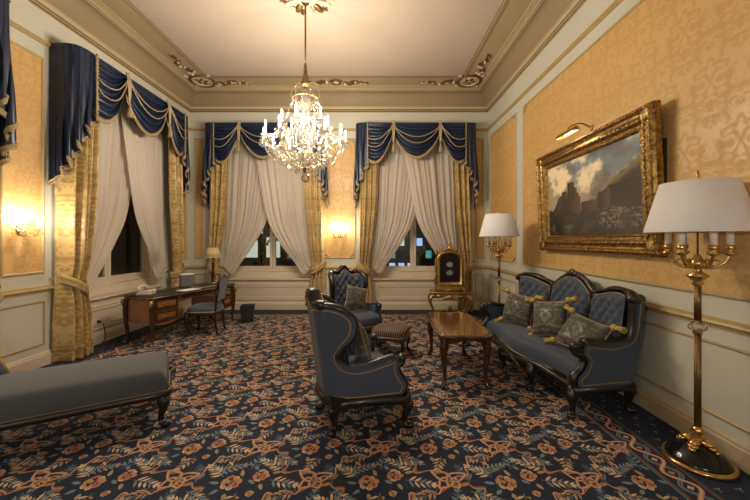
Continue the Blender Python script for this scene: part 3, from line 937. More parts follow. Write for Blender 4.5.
def sheer(wl, c, s, label, seed, dd):
    ph = seed * 1.7
    tie = (.93, .90)
    def thread(a):
        # a = 0 outer edge .. 1 inner edge that crosses the middle
        top = (.84 - 1.14 * a, 3.72)
        return cr([top,
                   (.86 - 1.02 * a - .02 * a * (1 - a), 2.9),
                   (.88 - .90 * a + .05 * a * a, 1.95 - .0 * a),
                   (.90 - .66 * a + .05 * a * a, 1.54 - .10 * a),
                   (.905 - .37 * a + .05 * a * a, 1.22 - .21 * a),
                   (.925 - .17 * a, 1.03 - .25 * a),
                   (.945 - .0 * a, .965 - .03 * a)], 6)
    th = [thread(i / 72) for i in range(73)]
    n = len(th[0]) - 1
    def fn(a, b):
        i = int(round(a * 72)); jx = int(round(b * n))
        x, z = th[i][jx]
        amp = interp(z, [.9, 1.2, 2.0, 3.8], [.012, .028, .032, .026])
        aw = a + .035 * math.sin(a * 11 + ph) + .02 * math.sin(a * 23 + 2 * ph)
        d = dd + (.105 * smoothstep(.28, .62, a) * smoothstep(1.0, 1.4, z) if s > 0 else 0) + .85 * amp * (.6 * math.sin(aw * 2 * PI * 8 + ph + .5 * math.sin(z * 1.3 + ph)) + .45 * math.sin(aw * 2 * PI * 13 + 2 * ph)) + .010 * math.sin(a * 2 * PI * 3 + ph)
        return (s * x, -d, z)
    mb = MB().grid(fn, 72, n)
    # hem: a narrow double fold down the inner edge
    e = [fn(1, i / n) for i in range(n + 1)]
    mb.tube([(p[0], p[1] - .004, p[2]) for p in e], .007, 5)
    o = mb.build('net_curtain', M['sheer'], None, wl.matrix_basis @ Vector((c, 0, 0)), wl.rotation_euler.z, fix=False)
    tag(o, label, 'curtain', 'cream net curtains')
    return o
WIN = [
    (wall_left, LEFT_W[0], 'beside the daybed', ('away from the sconce', 'next to the lit wall sconce')),
    (wall_left, LEFT_W[1], 'behind the telephone', ('next to the lit wall sconce', 'towards the room corner')),
    (wall_back, BACK_W[0], 'behind the desk chair', ('next to the desk lamp', 'next to the pier sconce')),
    (wall_back, BACK_W[1], 'behind the gilded display case', ('next to the pier sconce', 'towards the floor lamp')),
]
for i, (wl, c, wtxt, sides) in enumerate(WIN):
    valance(wl, c, 'navy velvet swag valance over the window %s' % wtxt)
    for k, s in enumerate((-1, 1)):
        curtain(wl, c, s, 'gold damask curtain, window %s, %s' % (wtxt, sides[k]), i * 2 + k)
        sheer(wl, c, s, 'cream net curtain, window %s, %s' % (wtxt, sides[k]), i * 2 + k, .045)

# ------------------------------------------------------------------ chandelier
def add_point(name, parent, loc, watts, radius, col=WARM):
    l = bpy.data.lights.new(name, 'POINT'); l.energy = watts; l.color = col; l.shadow_soft_size = radius
    o = bpy.data.objects.new(name, l); C.objects.link(o); o.location = loc; o.parent = parent
    return o
def obj_from(name, mesh, parent, loc=(0, 0, 0), rot=(0, 0, 0), scale=None):
    o = bpy.data.objects.new(name, mesh); C.objects.link(o); o.parent = parent; o.location = loc; o.rotation_euler = rot
    if scale: o.scale = scale
    return o
def mesh_only(mb, name, mats, fix=False):
    o = mb.build(name, mats, fix=fix); me = o.data
    bpy.data.objects.remove(o)
    return me
drop_me = mesh_only(MB().lathe([(.0015, .0), (.006, -.006), (.0125, -.036), (.013, -.044), (.0085, -.056), (.001, -.062)], 6, smooth=False), 'crystal_drop', M['crystal'])
bulb_me = mesh_only(MB().lathe([(.004, 0), (.011, .010), (.013, .022), (.010, .038), (.004, .052), (.001, .058)], 8), 'bulb', M['flame'])
sleeve_me = mesh_only(MB().lathe([(.0125, 0), (.0125, .125), (.008, .128)], 10), 'candle', M['candle'])
pan_me = mesh_only(MB().lathe([(.010, -.018), (.016, -.006), (.050, .004), (.060, .014), (.058, .017), (.046, .009), (.012, .003), (.010, .022)], 16, caps=False), 'drip_pan', M['crystal'])
def chandelier():
    T = thing('crystal_chandelier', 'large lit crystal chandelier with tiers of candle bulbs hanging from the ceiling', 'chandelier', (CHX, CHY, 0))
    R = random.Random(3)
    MB().tube([(0, 0, ZC), (0, 0, 3.80)], .012, 8).build('rod', M['bronze'], T)
    MB().lathe([(.05, 0), (.06, -.01), (.045, -.04), (.015, -.06), (.012, -.09)], 16, (0, 0, ZC)).build('ceiling_cup', M['bronze'], T)
    MB().lathe([(.012, 3.84), (.020, 3.80), (.026, 3.70), (.052, 3.60), (.066, 3.55), (.058, 3.53), (.03, 3.52), (.02, 3.50)], 14).build('hanging_cone', M['bronze'], T)
    MB().lathe([(.02, 3.52), (.05, 3.47), (.03, 3.40), (.075, 3.32), (.085, 3.26), (.04, 3.18), (.03, 3.10), (.06, 3.02), (.085, 2.95), (.05, 2.86), (.035, 2.76), (.09, 2.66), (.11, 2.58), (.07, 2.50), (.03, 2.46), (.02, 2.42)], 14).build('glass_stem', M['glass_arm'], T)
    MB().lathe([(.015, 2.47), (.06, 2.455), (.045, 2.43), (.02, 2.40), (.012, 2.38)], 14).build('finial_cup', M['brass_dull'], T)
    MB().ell((0, 0, 2.315), .055, 10, 8).build('crystal_ball', M['crystal'], T)
    n_drop = [0]
    def drop(x, y, z, sc=1.0):
        n_drop[0] += 1
        if n_drop[0] <= 298:
            obj_from('crystal_drop', drop_me, T, (x, y, z), (0, 0, R.uniform(0, 3)), (sc, sc, sc))
        else:
            for f in drop_me.polygons:
                pass
            b = len(extra.v)
            extra.v.extend([(x + v.co.x * sc, y + v.co.y * sc, z + v.co.z * sc) for v in drop_me.vertices])
            for f in drop_me.polygons:
                extra.f.append([q + b for q in f.vertices]); extra.m.append(0); extra.s.append(False)
    extra = MB()
    chain = MB()
    def beads(p, q, sag, n):
        p, q = Vector(p), Vector(q)
        for i in range(n + 1):
            t = i / n
            c = p.lerp(q, t); c.z -= sag * 4 * t * (1 - t)
            chain.ell(c, .0085, 5, 4)
    def tier(n, r, z_pan, z_root, off, lift):
        tips = []
        arm_shapes = cr([(.05, 0, z_root), (r * .35, 0, z_root - .10), (r * .72, 0, z_root - .09), (r * .96, 0, z_pan - .09), (r, 0, z_pan - .01)], 5)
        me = mesh_only(MB().tube(arm_shapes, lambda t: .013 - .004 * t, 7), 'arm', M['glass_arm'])
        curl = mesh_only(MB().tube(cr([(r * .55, 0, z_root - .10), (r * .70, 0, z_root + .04), (r * .60, 0, z_root + .12), (r * .50, 0, z_root + .07), (r * .56, 0, z_root + .03)], 5), .008, 6), 'glass_curl', M['glass_arm'])
        for k in range(n):
            a = off + k * 2 * PI / n
            A = obj_from('arm', me, T, rot=(0, 0, a))
            obj_from('glass_curl', curl, A)
            obj_from('drip_pan', pan_me, A, (r, 0, z_pan))
            obj_from('candle', sleeve_me, A, (r, 0, z_pan + .008))
            obj_from('bulb', bulb_me, A, (r, 0, z_pan + .134))
            x, y = r * math.cos(a), r * math.sin(a)
            tips.append((x, y, z_pan))
            for q in range(6):
                b = q * PI / 3 + a
                drop(x + .052 * math.cos(b), y + .052 * math.sin(b), z_pan - .004, 1.0 if q % 2 else .8)
        return tips
    t1 = tier(12, .53, 2.78, 2.62, .13, 0)
    t2 = tier(6, .30, 3.00, 2.84, .35, 0)
    # crown with drops, bead garlands from crown to the tiers
    crown = [(.17 * math.cos(a), .17 * math.sin(a), 3.36) for a in [i * PI / 6 for i in range(12)]]
    MB().tube(crown, .008, 6, closed=True).build('crown_ring', M['brass_dull'], T)
    for k, p in enumerate(crown):
        a = k * PI / 6
        drop(p[0], p[1], p[2], 1.3)
        MB().tube(cr([(p[0], p[1], p[2]), (p[0] * 1.12, p[1] * 1.12, 3.44), (p[0] * .8, p[1] * .8, 3.52), (p[0] * .25, p[1] * .25, 3.53)], 4), .006, 5).build('crown_leaf', M['glass_arm'], T) if k % 2 == 0 else None
        beads(p, t2[(k // 2) % 6], .05, 16)
        if k % 2: beads(p, (0, 0, 3.16), .0, 10)
    for k in range(12):
        beads(t1[k], t1[(k + 1) % 12], .10, 12)
        beads(t1[k], t2[(k // 2) % 6], .06, 16)
        beads(t1[k], (0, 0, 2.50), .10, 20)
    for r, z, n, sc in ((.40, 2.66, 22, 1.3), (.30, 2.58, 20, 1.5), (.20, 2.52, 16, 1.5), (.11, 2.48, 10, 1.5), (.24, 2.90, 14, 1.2), (.14, 3.12, 12, 1.3), (.09, 3.30, 8, 1.2), (.46, 2.74, 24, 1.1)):
        for k in range(n):
            a = k * 2 * PI / n + r * 7
            drop(r * math.cos(a), r * math.sin(a), z + R.uniform(-.03, .03), sc)
        if n > 12:
            MB().tube([(r * math.cos(a), r * math.sin(a), z) for a in [i * 2 * PI / 24 for i in range(24)]], .004, 4, closed=True).build('drop_ring', M['brass_dull'], T)
    o = chain.build('bead_chains', M['crystal'], T, fix=False); o['kind'] = 'stuff'
    if extra.v:
        o = extra.build('small_crystals', M['crystal'], T, fix=False); o['kind'] = 'stuff'
    for k in range(6):
        a = .13 + (k + .5) * PI / 3
        add_point('bulb_light', T, (.53 * math.cos(a), .53 * math.sin(a), 2.97), CHANDELIER_W * .145, .05)
    for k in range(2):
        a = 1.2 + k * PI
        add_point('bulb_light', T, (.30 * math.cos(a), .30 * math.sin(a), 3.20), CHANDELIER_W * .065, .05)
    return T
chandelier()

# ------------------------------------------------------------------ wall sconces
def sconce(wl, u, z, label, watts=SCONCE_W, col=WARM):
    T = thing('wall_sconce', label, 'wall lamp', wl.matrix_basis @ Vector((u, 0, z)), wl.rotation_euler.z, 'two-arm candle sconces')
    MB().lathe([(.001, 0), (.045, .004), (.040, .014), (.020, .022), (.016, .05)], 14).build('back_plate', M['brass'], T, (0, 0, 0)).rotation_euler = (PI / 2, 0, 0)
    MB().ell((0, -.05, -.02), (.024, .024, .05), 8, 6).build('crystal_stem', M['crystal'], T)
    for s in (-1, 1):
        A = MB().tube(cr([(0, -.04, 0), (s * .04, -.07, -.05), (s * .10, -.10, -.04), (s * .115, -.105, .0)], 5), .007, 6).build('arm', M['brass'], T)
        obj_from('drip_pan', pan_me, A, (s * .115, -.105, .01), scale=(.75, .75, .75))
        obj_from('candle', sleeve_me, A, (s * .115, -.105, .015), scale=(.9, .9, .75))
        obj_from('bulb', bulb_me, A, (s * .115, -.105, .112))
        add_point('bulb_light', A, (s * .115, -.125, .15), watts / 2, .02, col)
        for q in range(5):
            b = q * 1.257
            obj_from('crystal_drop', drop_me, A, (s * .115 + .038 * math.cos(b), -.105 + .038 * math.sin(b), .006), scale=(.7, .7, .8))
    obj_from('crystal_drop', drop_me, T, (0, -.05, -.075))
    return T
sconce(wall_left, 3.71, 1.60, 'lit two-arm crystal candle sconce on the damask panel above the daybed')
sconce(wall_back, -0.755, 1.60, 'lit two-arm crystal candle sconce on the pier between the two end windows')

def sconce_free(loc, rz, label, watts):  # unseen sconces added behind the camera to brighten the foreground
    T = sconce(wall_back, 0, 1.7, label, watts, REAR_COL); T.location = loc; T.rotation_euler = (0, 0, rz)
sconce_free((-2.3, YF, 1.75), PI, 'added two-arm fill sconce on the unseen wall, window side', REAR_W)
sconce_free((0.8, YF, 1.75), PI, 'added two-arm fill sconce on the unseen wall, sofa side', REAR_W)
# ------------------------------------------------------------------ upholstered suite
def tuft(x, z, a, b):
    p, q = x / a + z / b, x / a - z / b
    return (abs(math.sin(PI * p)) * abs(math.sin(PI * q))) ** .55
def offset2(P, d):
    P = np.array(P, float); T = np.gradient(P, axis=0); T /= np.maximum(np.linalg.norm(T, axis=1, keepdims=True), 1e-9)
    return [tuple(p) for p in P + np.stack([T[:, 1], -T[:, 0]], 1) * d]
def spiral(s, z, r0, a0, turns, sgn, n=16):
    return [(s + r0 * (1 - .8 * i / (n - 1)) * math.cos(a0 + sgn * turns * 2 * PI * i / (n - 1)), z + r0 * (1 - .8 * i / (n - 1)) * math.sin(a0 + sgn * turns * 2 * PI * i / (n - 1))) for i in range(n)]
def cab_leg(parent, x, y, dx, dy, z, r=.030, mat='darkwood', claw=True):
    """cabriole leg: knee out, ankle in, toe out"""
    P = cr([(x, y, z + .02, r * 1.25), (x + dx * .018, y + dy * .018, z * .80, r * 1.45), (x + dx * .020, y + dy * .020, z * .62, r * 1.15), (x + dx * .002, y + dy * .002, z * .34, r * .72), (x + dx * .004, y + dy * .004, z * .16, r * .68), (x + dx * .030, y + dy * .030, z * .055, r * .85), (x + dx * .045, y + dy * .045, r * .62, r * .62)], 4)
    mb = MB().tube([p[:3] for p in P], [p[3] for p in P], 8)
    if claw:
        mb.ell((x + dx * .042, y + dy * .042, r * .75), (r * 1.0, r * 1.0, r * .75), 8, 6)
        mb.ell((x + dx * .04, y + dy * .04, z * .80), (r * .9, r * .9, r * 1.2), 8, 6)
    return mb.build('leg', M[mat], parent, fix=False)
def tufted_back(parent, x0, x1, zb, zt, yf, a, b, depth, wrap=lambda x: 0, name='backrest', nx=30, nz=34, xc=0.0):
    """buttoned cushion back; zt(x) top line, yf(z) its face"""
    def fn(u, v):
        x = x0 + (x1 - x0) * u; z = zb + (zt(x) - zb) * v
        e = min(u, 1 - u) * (x1 - x0); e2 = (1 - v) * (zt(x) - zb)
        rnd = smoothstep(0, .05, e) * smoothstep(0, .05, e2)
        return (x, yf(z) - wrap(x) - rnd * (.012 + depth * tuft(x - xc, z - zb, a, b)), z)
    o = MB().grid(fn, nx, nz).build(name, M['blue'], parent, fix=False)
    bt = MB()
    i = -8
    for i in range(-9, 10):
        for k in range(0, 26):
            if (i + k) % 2: continue
            x, z = xc + i * a / 2, zb + k * b / 2
            if x0 + .03 < x < x1 - .03 and zb + .04 < z < zt(x) - .045:
                bt.ell((x, yf(z) - wrap(x) - .016, z), (.011, .008, .011), 6, 4)
    bo = bt.build('tufting_buttons', M['blue'], o, fix=False); bo['kind'] = 'stuff'
    pts = [fn(i / 40, .985) for i in range(41)]
    MB().tube([(p[0], p[1] - .006, p[2]) for p in pts], .006, 5).build('piping', M['piping'], o, fix=False)
    return o
def carve(mb, x, y, z, w, h):
    """small carved leaf crest"""
    mb.ell((x, y, z), (w * .32, .022, h * .55), 8, 6)
    for s in (-1, 1):
        mb.ell((x + s * w * .30, y, z - h * .12), (w * .26, .020, h * .34), 8, 6, rot=Matrix.Rotation(s * .5, 3, 'Y'))
        mb.ell((x + s * w * .62, y, z - h * .38), (w * .24, .018, h * .22), 8, 6, rot=Matrix.Rotation(s * .4, 3, 'Y'))
def side_frames(T, D, xo, edge, post, scroll_c, th, rail_z, sgns=(-1, 1), scroll_r=.048, tr=.027, back_s=lambda z: 0.0):
    for sg in sgns:
        X = lambda s, z: xo(s, z)
        bnd = edge + post
        nb = len(bnd); ne = len(edge)
        zq = [interp(i, [0, ne * .3, ne * .6, ne - 1, nb - 1], [edge[0][1], .86, .62, .48, rail_z]) for i in range(nb)]
        def ruled(off):
            def fn(a, b):
                i = int(round(a * (nb - 1)))
                s0 = back_s(zq[i]); s1, z1 = bnd[i]
                b2 = b ** 1.6
                s = s0 + (s1 - s0) * b2; z = zq[i] + (z1 - zq[i]) * b
                return (sg * (X(s, z) - off), D / 2 - s, z)
            return fn
        SP = MB().grid(ruled(0), nb - 1, 9).grid(ruled(th), nb - 1, 9).build('side_panel', M['blue'], T, fix=False)
        n = len(edge)
        pts = [(sg * (X(s, z) - th / 2), D / 2 - s, z) for s, z in edge]
        mb = MB().tube(pts, [tr * (.9 + .25 * math.sin(i / n * 9) ** 2) for i in range(n)], 8, sx=1.0, sy=1.35, up=(0, 0, 1) if False else None)
        sc = spiral(scroll_c[0], scroll_c[1], scroll_r, .9, 1.25, -1)
        mb.tube([(sg * (X(s, z) - th / 2), D / 2 - s, z) for s, z in sc], lambda t: tr * (1.1 - .35 * t), 8, sy=1.3)
        pp = [(sg * (X(s, z) - th / 2), D / 2 - s - .006, z) for s, z in post]
        mb.tube(pp, [tr * (1.25 - .3 * math.sin(i / max(1, len(post) - 1) * PI)) for i in range(len(post))], 8)
        mb.build('arm_frame', M['darkwood'], T, fix=False)
        # gold piping just inside the frame and along the base
        off = offset2(edge + post, .034)
        line = [(sg * (X(s, z) + .004), D / 2 - s, z) for s, z in off] 
        se, sq = post[-1][0] - .04, back_s(rail_z) + .02
        line += [(sg * (X(se + (sq - se) * i / 6, rail_z) + .004), D / 2 - (se + (sq - se) * i / 6), rail_z + .022) for i in range(7)]
        MB().tube(line, .0052, 5).build('piping', M['piping'], SP, fix=False)

def armchair(loc, rz, label):
    T = thing('wing_armchair', label, 'armchair', loc, rz, 'blue velvet wing armchairs')
    D, hb, hf = .64, .27, .345
    def xo(s, z):
        t = min(1, max(0, s / .30))
        return hb + .01 + (hf - hb - .01) * min(1, max(0, s / D)) + .02 * smoothstep(.6, 1.0, z) - .15 * (1 - math.sqrt(max(0, 1 - (1 - t) ** 2)))
    sb = lambda x: .30 * (1 - math.sqrt(max(0, 1 - (max(0, abs(x) - .13) / .15) ** 2)))
    edge = cr([(.035, .99), (.08, 1.0), (.17, .97), (.235, .885), (.225, .77), (.155, .67), (.12, .59), (.165, .525), (.28, .515), (.42, .545), (.53, .572)], 5)
    post = cr([(.56, .53), (.548, .47), (.585, .40), (.615, .34), (.585, .275)], 4)
    side_frames(T, D, xo, edge, post, (.553, .535), .075, .275, back_s=lambda z: .03)
    def zt(x):
        return interp(abs(x), [0, .03, .07, .11, .14, .175, .20, .225], [1.085, 1.07, 1.025, .995, 1.0, 1.015, 1.01, .985])
    ztin = lambda x: zt(x) - .035
    wrap = lambda x: .10 * (abs(x) / .27) ** 2.4
    tufted_back(T, -.225, .225, .38, ztin, lambda z: D / 2 - .15 + .10 * (z - .4), .105, .125, .036, wrap)
    # plain outside back
    def ob(u, v):
        x = -.205 + .41 * u; z = .275 + (zt(x) - .02 - .275) * v
        return (x, D / 2 + .002 - sb(x), z)
    OB = MB().grid(ob, 16, 12).build('outside_back', M['blue'], T, fix=False)
    MB().tube([(ob(i / 20, 1)[0], ob(i / 20, 1)[1] + .012, ob(i / 20, 1)[2] - .03) for i in range(21)], .0065, 5).build('piping', M['piping'], OB, fix=False)
    # closing pad between inside and outside back
    mb = MB()
    xs = [-.215 + .43 * i / 28 for i in range(29)]
    mb.tube([(x, D / 2 - .035 - sb(x) * .9, zt(x)) for x in xs], [.032 + .006 * math.cos(x * 30) for x in xs], 8, sx=.85, sy=1.5)
    carve(mb, 0, D / 2 - .05, 1.075, .10, .07)
    mb.ell((-.205, D / 2 - .06, .99), (.04, .045, .033), 8, 6); mb.ell((.205, D / 2 - .06, .99), (.04, .045, .033), 8, 6)
    mb.build('crest_rail', M['darkwood'], T, fix=False)
    # seat
    def seat(u, v):
        x = (-.28 + .56 * u); bow = .045 * math.cos(PI * (u - .5))
        P = [(D / 2 - .14, .405), (.05, .435), (-.18, .44), (-.27 - bow * .6, .432), (-.318 - bow, .395), (-.325 - bow, .34), (-.315 - bow, .27)]
        q = v * (len(P) - 1); i = min(int(q), len(P) - 2); t = q - i
        y = P[i][0] + (P[i + 1][0] - P[i][0]) * t; z = P[i][1] + (P[i + 1][1] - P[i][1]) * t
        return (x, y, z + .015 * math.sin(PI * u) * (1 - v))
    ST = MB().grid(seat, 14, 18).build('seat', M['blue'], T, fix=False)
    MB().tube([(seat(i / 14, .97)[0], seat(i / 14, .97)[1] - .006, seat(i / 14, .97)[2]) for i in range(15)], .0065, 5).build('piping', M['piping'], ST, fix=False)
    MB().box(-.27, .27, -D / 2 + .03, D / 2 - .02, .22, .30).build('seat_box', M['darkwood'], T)
    # show-wood seat rail
    loop = cr([(-.245, D / 2 - .10), (-.15, D / 2 - .005), (0, D / 2 + .012), (.15, D / 2 - .005), (.245, D / 2 - .10), (.305, .08), (.345, -.20), (.335, -.315), (.15, -.355), (0, -.375), (-.15, -.355), (-.335, -.315), (-.345, -.20), (-.305, .08)], 4, closed=True)
    MB().tube([(x, y, .245 - .012 * math.cos(i * .55)) for i, (x, y) in enumerate(loop)], .036, 8, closed=True, sx=1.05, sy=.75, up=(0, 0, 1)).build('seat_rail', M['darkwood'], T, fix=False)
    for x, y in ((-.19, .25), (.19, .25), (-.31, -.29), (.31, -.29)):
        cab_leg(T, x, y, (1 if x > 0 else -1) * .9, (1 if y > 0 else -1) * .9, .235, .034)
    for ch in list(T.children_recursive):                 # the back leans outwards
        if ch.name.split('.')[0] in ('leg', 'seat_rail', 'seat_box', 'seat'): continue
        for v in ch.data.vertices:
            v.co.y += .13 * max(0, v.co.z - .28) * smoothstep(-.15, .30, v.co.y)
    return T
armchair((-.15, 2.86, 0), math.radians(111.7), 'blue velvet wing armchair turned away, showing its plain outside back and gold piping')
armchair((-.33, 4.93, 0), math.radians(27), 'blue velvet wing armchair with buttoned back facing out, behind the striped footstool')

def sofa(loc, rz):
    T = thing('carved_sofa', 'three-part blue buttoned sofa with carved black frame along the panelled wall', 'sofa', loc, rz)
    D, hw = .76, .88
    xo = lambda s, z: hw - .03 + .03 * min(1, max(0, s / D)) + .02 * smoothstep(.5, 1, z)
    bs = lambda z: interp(z, [.27, .6, 1.0], [.20, .13, .08])
    edge = cr([(.08, 1.0), (.13, 1.005), (.165, .97), (.175, .86), (.185, .74), (.21, .665), (.28, .63), (.40, .615), (.56, .635), (.645, .645)], 5)
    post = cr([(.675, .60), (.66, .545), (.63, .49), (.66, .42), (.715, .37), (.725, .32), (.70, .275)], 4)
    side_frames(T, D, xo, edge, post, (.675, .592), .085, .275, scroll_r=.062, tr=.032, back_s=bs)
    tab = cr([(0, 1.125), (.07, 1.12), (.14, 1.09), (.21, 1.045), (.27, .99), (.31, .97), (.36, .985), (.46, 1.01), (.60, 1.045), (.72, 1.055), (.80, 1.04), (.845, 1.01), (.87, .975)], 6)
    ZX, ZZ = [p[0] for p in tab], [p[1] for p in tab]
    def zt(x):
        return interp(abs(x), ZX, ZZ)
    yf = lambda z: D / 2 - .17 + .14 * (z - .42)
    wr = lambda x: .13 * (max(0, abs(x) - .25) / .6) ** 1.5
    for x0, x1 in ((-.80, -.315), (-.30, .30), (.315, .80)):
        tufted_back(T, x0, x1, .40, lambda x: zt(x) - .026, yf, .112, .135, .040, wr, xc=(x0 + x1) / 2, nx=34 if x1 - x0 > .5 else 28, nz=36)
    for s in (-1, 1):
        mb = MB().tube([(s * .307, yf(z) - .018, z) for z in (.42, .55, .7, .85, .95)], [.014, .013, .014, .018, .024], 7)
        mb.build('back_divider', M['darkwood'], T, fix=False)
    def ob(u, v):
        x = -.86 + 1.72 * u; z = .275 + (zt(x) - .02 - .275) * v
        return (x, D / 2 - .10 + .10 * v - wr(x), z)
    MB().grid(ob, 30, 8).build('outside_back', M['blue'], T, fix=False)
    mb = MB()
    xs = [-.865 + 1.73 * i / 70 for i in range(71)]
    mb.tube([(x, D / 2 - .045 - wr(x), zt(x)) for x in xs], [.027 + .006 * math.cos(x * 22) for x in xs], 8, sx=.95, sy=1.5)
    carve(mb, 0, D / 2 - .075, 1.135, .16, .09); carve(mb, -.307, D / 2 - .09, .975, .07, .05); carve(mb, .307, D / 2 - .09, .975, .07, .05)
    for s in (-1, 1): mb.ell((s * .86, D / 2 - .05 - wr(.86), .995), (.04, .06, .045), 8, 6)
    mb.build('crest_rail', M['darkwood'], T, fix=False)
    fx = lambda x: .05 * math.cos(2 * PI * x / 1.2) - .02
    def seat(u, v):
        x = -.79 + 1.58 * u; bow = fx(x) * .9
        P = [(D / 2 - .15, .405), (.1, .43), (-.12, .445), (-.27 - bow * .6, .445), (-.335 - bow, .42), (-.352 - bow, .37), (-.345 - bow, .27)]
        q = v * (len(P) - 1); i = min(int(q), len(P) - 2); t = q - i
        y = P[i][0] + (P[i + 1][0] - P[i][0]) * t; z = P[i][1] + (P[i + 1][1] - P[i][1]) * t
        return (x, y, z + .02 * math.sin(PI * u) * (1 - v))
    ST = MB().grid(seat, 40, 18).build('seat', M['blue'], T, fix=False)
    MB().tube([(seat(i / 40, .97)[0], seat(i / 40, .97)[1] - .006, seat(i / 40, .97)[2]) for i in range(41)], .007, 5).build('piping', M['piping'], ST, fix=False)
    MB().box(-.80, .80, -.30, D / 2 - .16, .22, .30).build('seat_box', M['darkwood'], T)
    mb = MB()
    fr = [(x, -.37 - fx(x), .245 - .015 * math.cos(2 * PI * x / .6)) for x in [-.83 + 1.66 * i / 48 for i in range(49)]]
    mb.tube(fr, .040, 8, sx=1.0, sy=.7, up=(0, 0, 1))
    for s in (-1, 1):
        mb.tube([(s * .85, -.36, .245), (s * .85, 0, .245), (s * .835, D / 2 - .16, .245)], .038, 8, sx=1.0, sy=.75, up=(0, 0, 1))
    carve(mb, 0, -.43, .235, .22, .06); 
    mb.build('seat_rail', M['darkwood'], T, fix=False)
    for x, y in ((-.80, -.33), (.80, -.33), (-.27, -.36), (.27, -.36), (-.78, .20), (.78, .20)):
        cab_leg(T, x, y, (1 if x > 0 else -1) * .7, (1 if y > 0 else -1) * .9, .24, .034)
    return T
SOFA_LOC, SOFA_RZ = Vector((1.89, 3.66, 0)), math.radians(-82)
sofa(SOFA_LOC, SOFA_RZ)

def cushion(loc, rot, w, h, t, label, group, tassels=True, fold=0.0):
    T = thing('damask_cushion', label, 'cushion', loc, 0, group)
    T.rotation_euler = rot
    def prof(u, v):
        e = (max(0, 1 - abs(u) ** 2.6) * max(0, 1 - abs(v) ** 2.6)) ** .5
        k = 1 - .10 * (1 - abs(u)) ** 2 * abs(v) ** 4 * 0
        pinch = 1 - .07 * (1 - u * u) * v * v - 0 * k
        pinch2 = 1 - .07 * (1 - v * v) * u * u
        return u * w / 2 * pinch2, v * h / 2 * pinch, e
    mb = MB()
    for sd in (-1, 1):
        def fn(a, b, sd=sd):
            u, v = 2 * a - 1, 2 * b - 1
            x, z, e = prof(u, v)
            wr = .06 * t * math.sin(u * 5 + v * 3 + loc[1] * 7) * e
            return (x, sd * (t / 2 * e) + wr + fold * .05 * math.sin(u * 2), z)
        mb.grid(fn, 18, 18)
    body = mb.build('cushion_body', M['cushion'], T)
    per = [(-1 + 2 * i / 16, -1) for i in range(16)] + [(1, -1 + 2 * i / 16) for i in range(16)] + [(1 - 2 * i / 16, 1) for i in range(16)] + [(-1, 1 - 2 * i / 16) for i in range(16)]
    MB().tube([(prof(u, v)[0], 0, prof(u, v)[1]) for u, v in per], .007, 5, closed=True).build('cord_edge', M['piping'], T, fix=False)
    if tassels:
        for u in (-1, 1):
            for v in (-1, 1):
                x, z, _ = prof(u, v)
                mb = MB().ell((0, 0, 0), (.032, .032, .032), 8, 6)
                for k in range(14):
                    a = k * 2.4; r = .010 + .022 * (k % 4) / 3
                    mb.tube([(r * .5 * math.cos(a), r * .5 * math.sin(a), -.01), (r * math.cos(a), r * math.sin(a), -.045), (r * 1.25 * math.cos(a), r * 1.25 * math.sin(a), -.085)], .009, 4)
                tb = mb.build('tassel', M['tassel'], T, fix=False)
                tb.location = (x * 1.03, -.012, z * 1.03)
                tb.rotation_euler = (.25, 0, math.atan2(0, 1)) if False else (0.15, (.9 if u < 0 else -.9) * (1 if v < 0 else 1.9), 0)
    return T
SM = Matrix.Translation(SOFA_LOC) @ Matrix.Rotation(SOFA_RZ, 4, 'Z')
def on_sofa(x, y, z): return SM @ Vector((x, y, z))
g = 'olive cushions on the sofa'
cushion(on_sofa(-.46, -.05, .65), (math.radians(-16), math.radians(4), SOFA_RZ + .40), .40, .36, .19, 'olive damask cushion at the sofa arm beside the far floor lamp', g)
cushion(on_sofa(.09, -.03, .66), (math.radians(-20), math.radians(-10), SOFA_RZ + .40), .40, .38, .17, 'olive damask cushion tilted in the middle of the sofa', g)
cushion(on_sofa(.55, -.03, .615), (math.radians(-34), math.radians(7), SOFA_RZ + .10), .44, .34, .18, 'slumped olive damask cushion at the sofa arm beside the painting lamp', g)
A2 = Matrix.Translation((-.33, 4.93, 0)) @ Matrix.Rotation(math.radians(27), 4, 'Z')
cushion(A2 @ Vector((.03, -.06, .65)), (math.radians(-16), math.radians(14), math.radians(27)), .33, .33, .13, 'olive cushion propped against the buttoned back of the facing armchair', None, False)
A1 = Matrix.Translation((-.15, 2.86, 0)) @ Matrix.Rotation(math.radians(111.7), 4, 'Z')
cushion(A1 @ Vector((.0, .0, .65)), (math.radians(-16), math.radians(3), math.radians(111.7)), .38, .36, .13, 'olive cushion half hidden by the wing of the turned armchair', None, False)

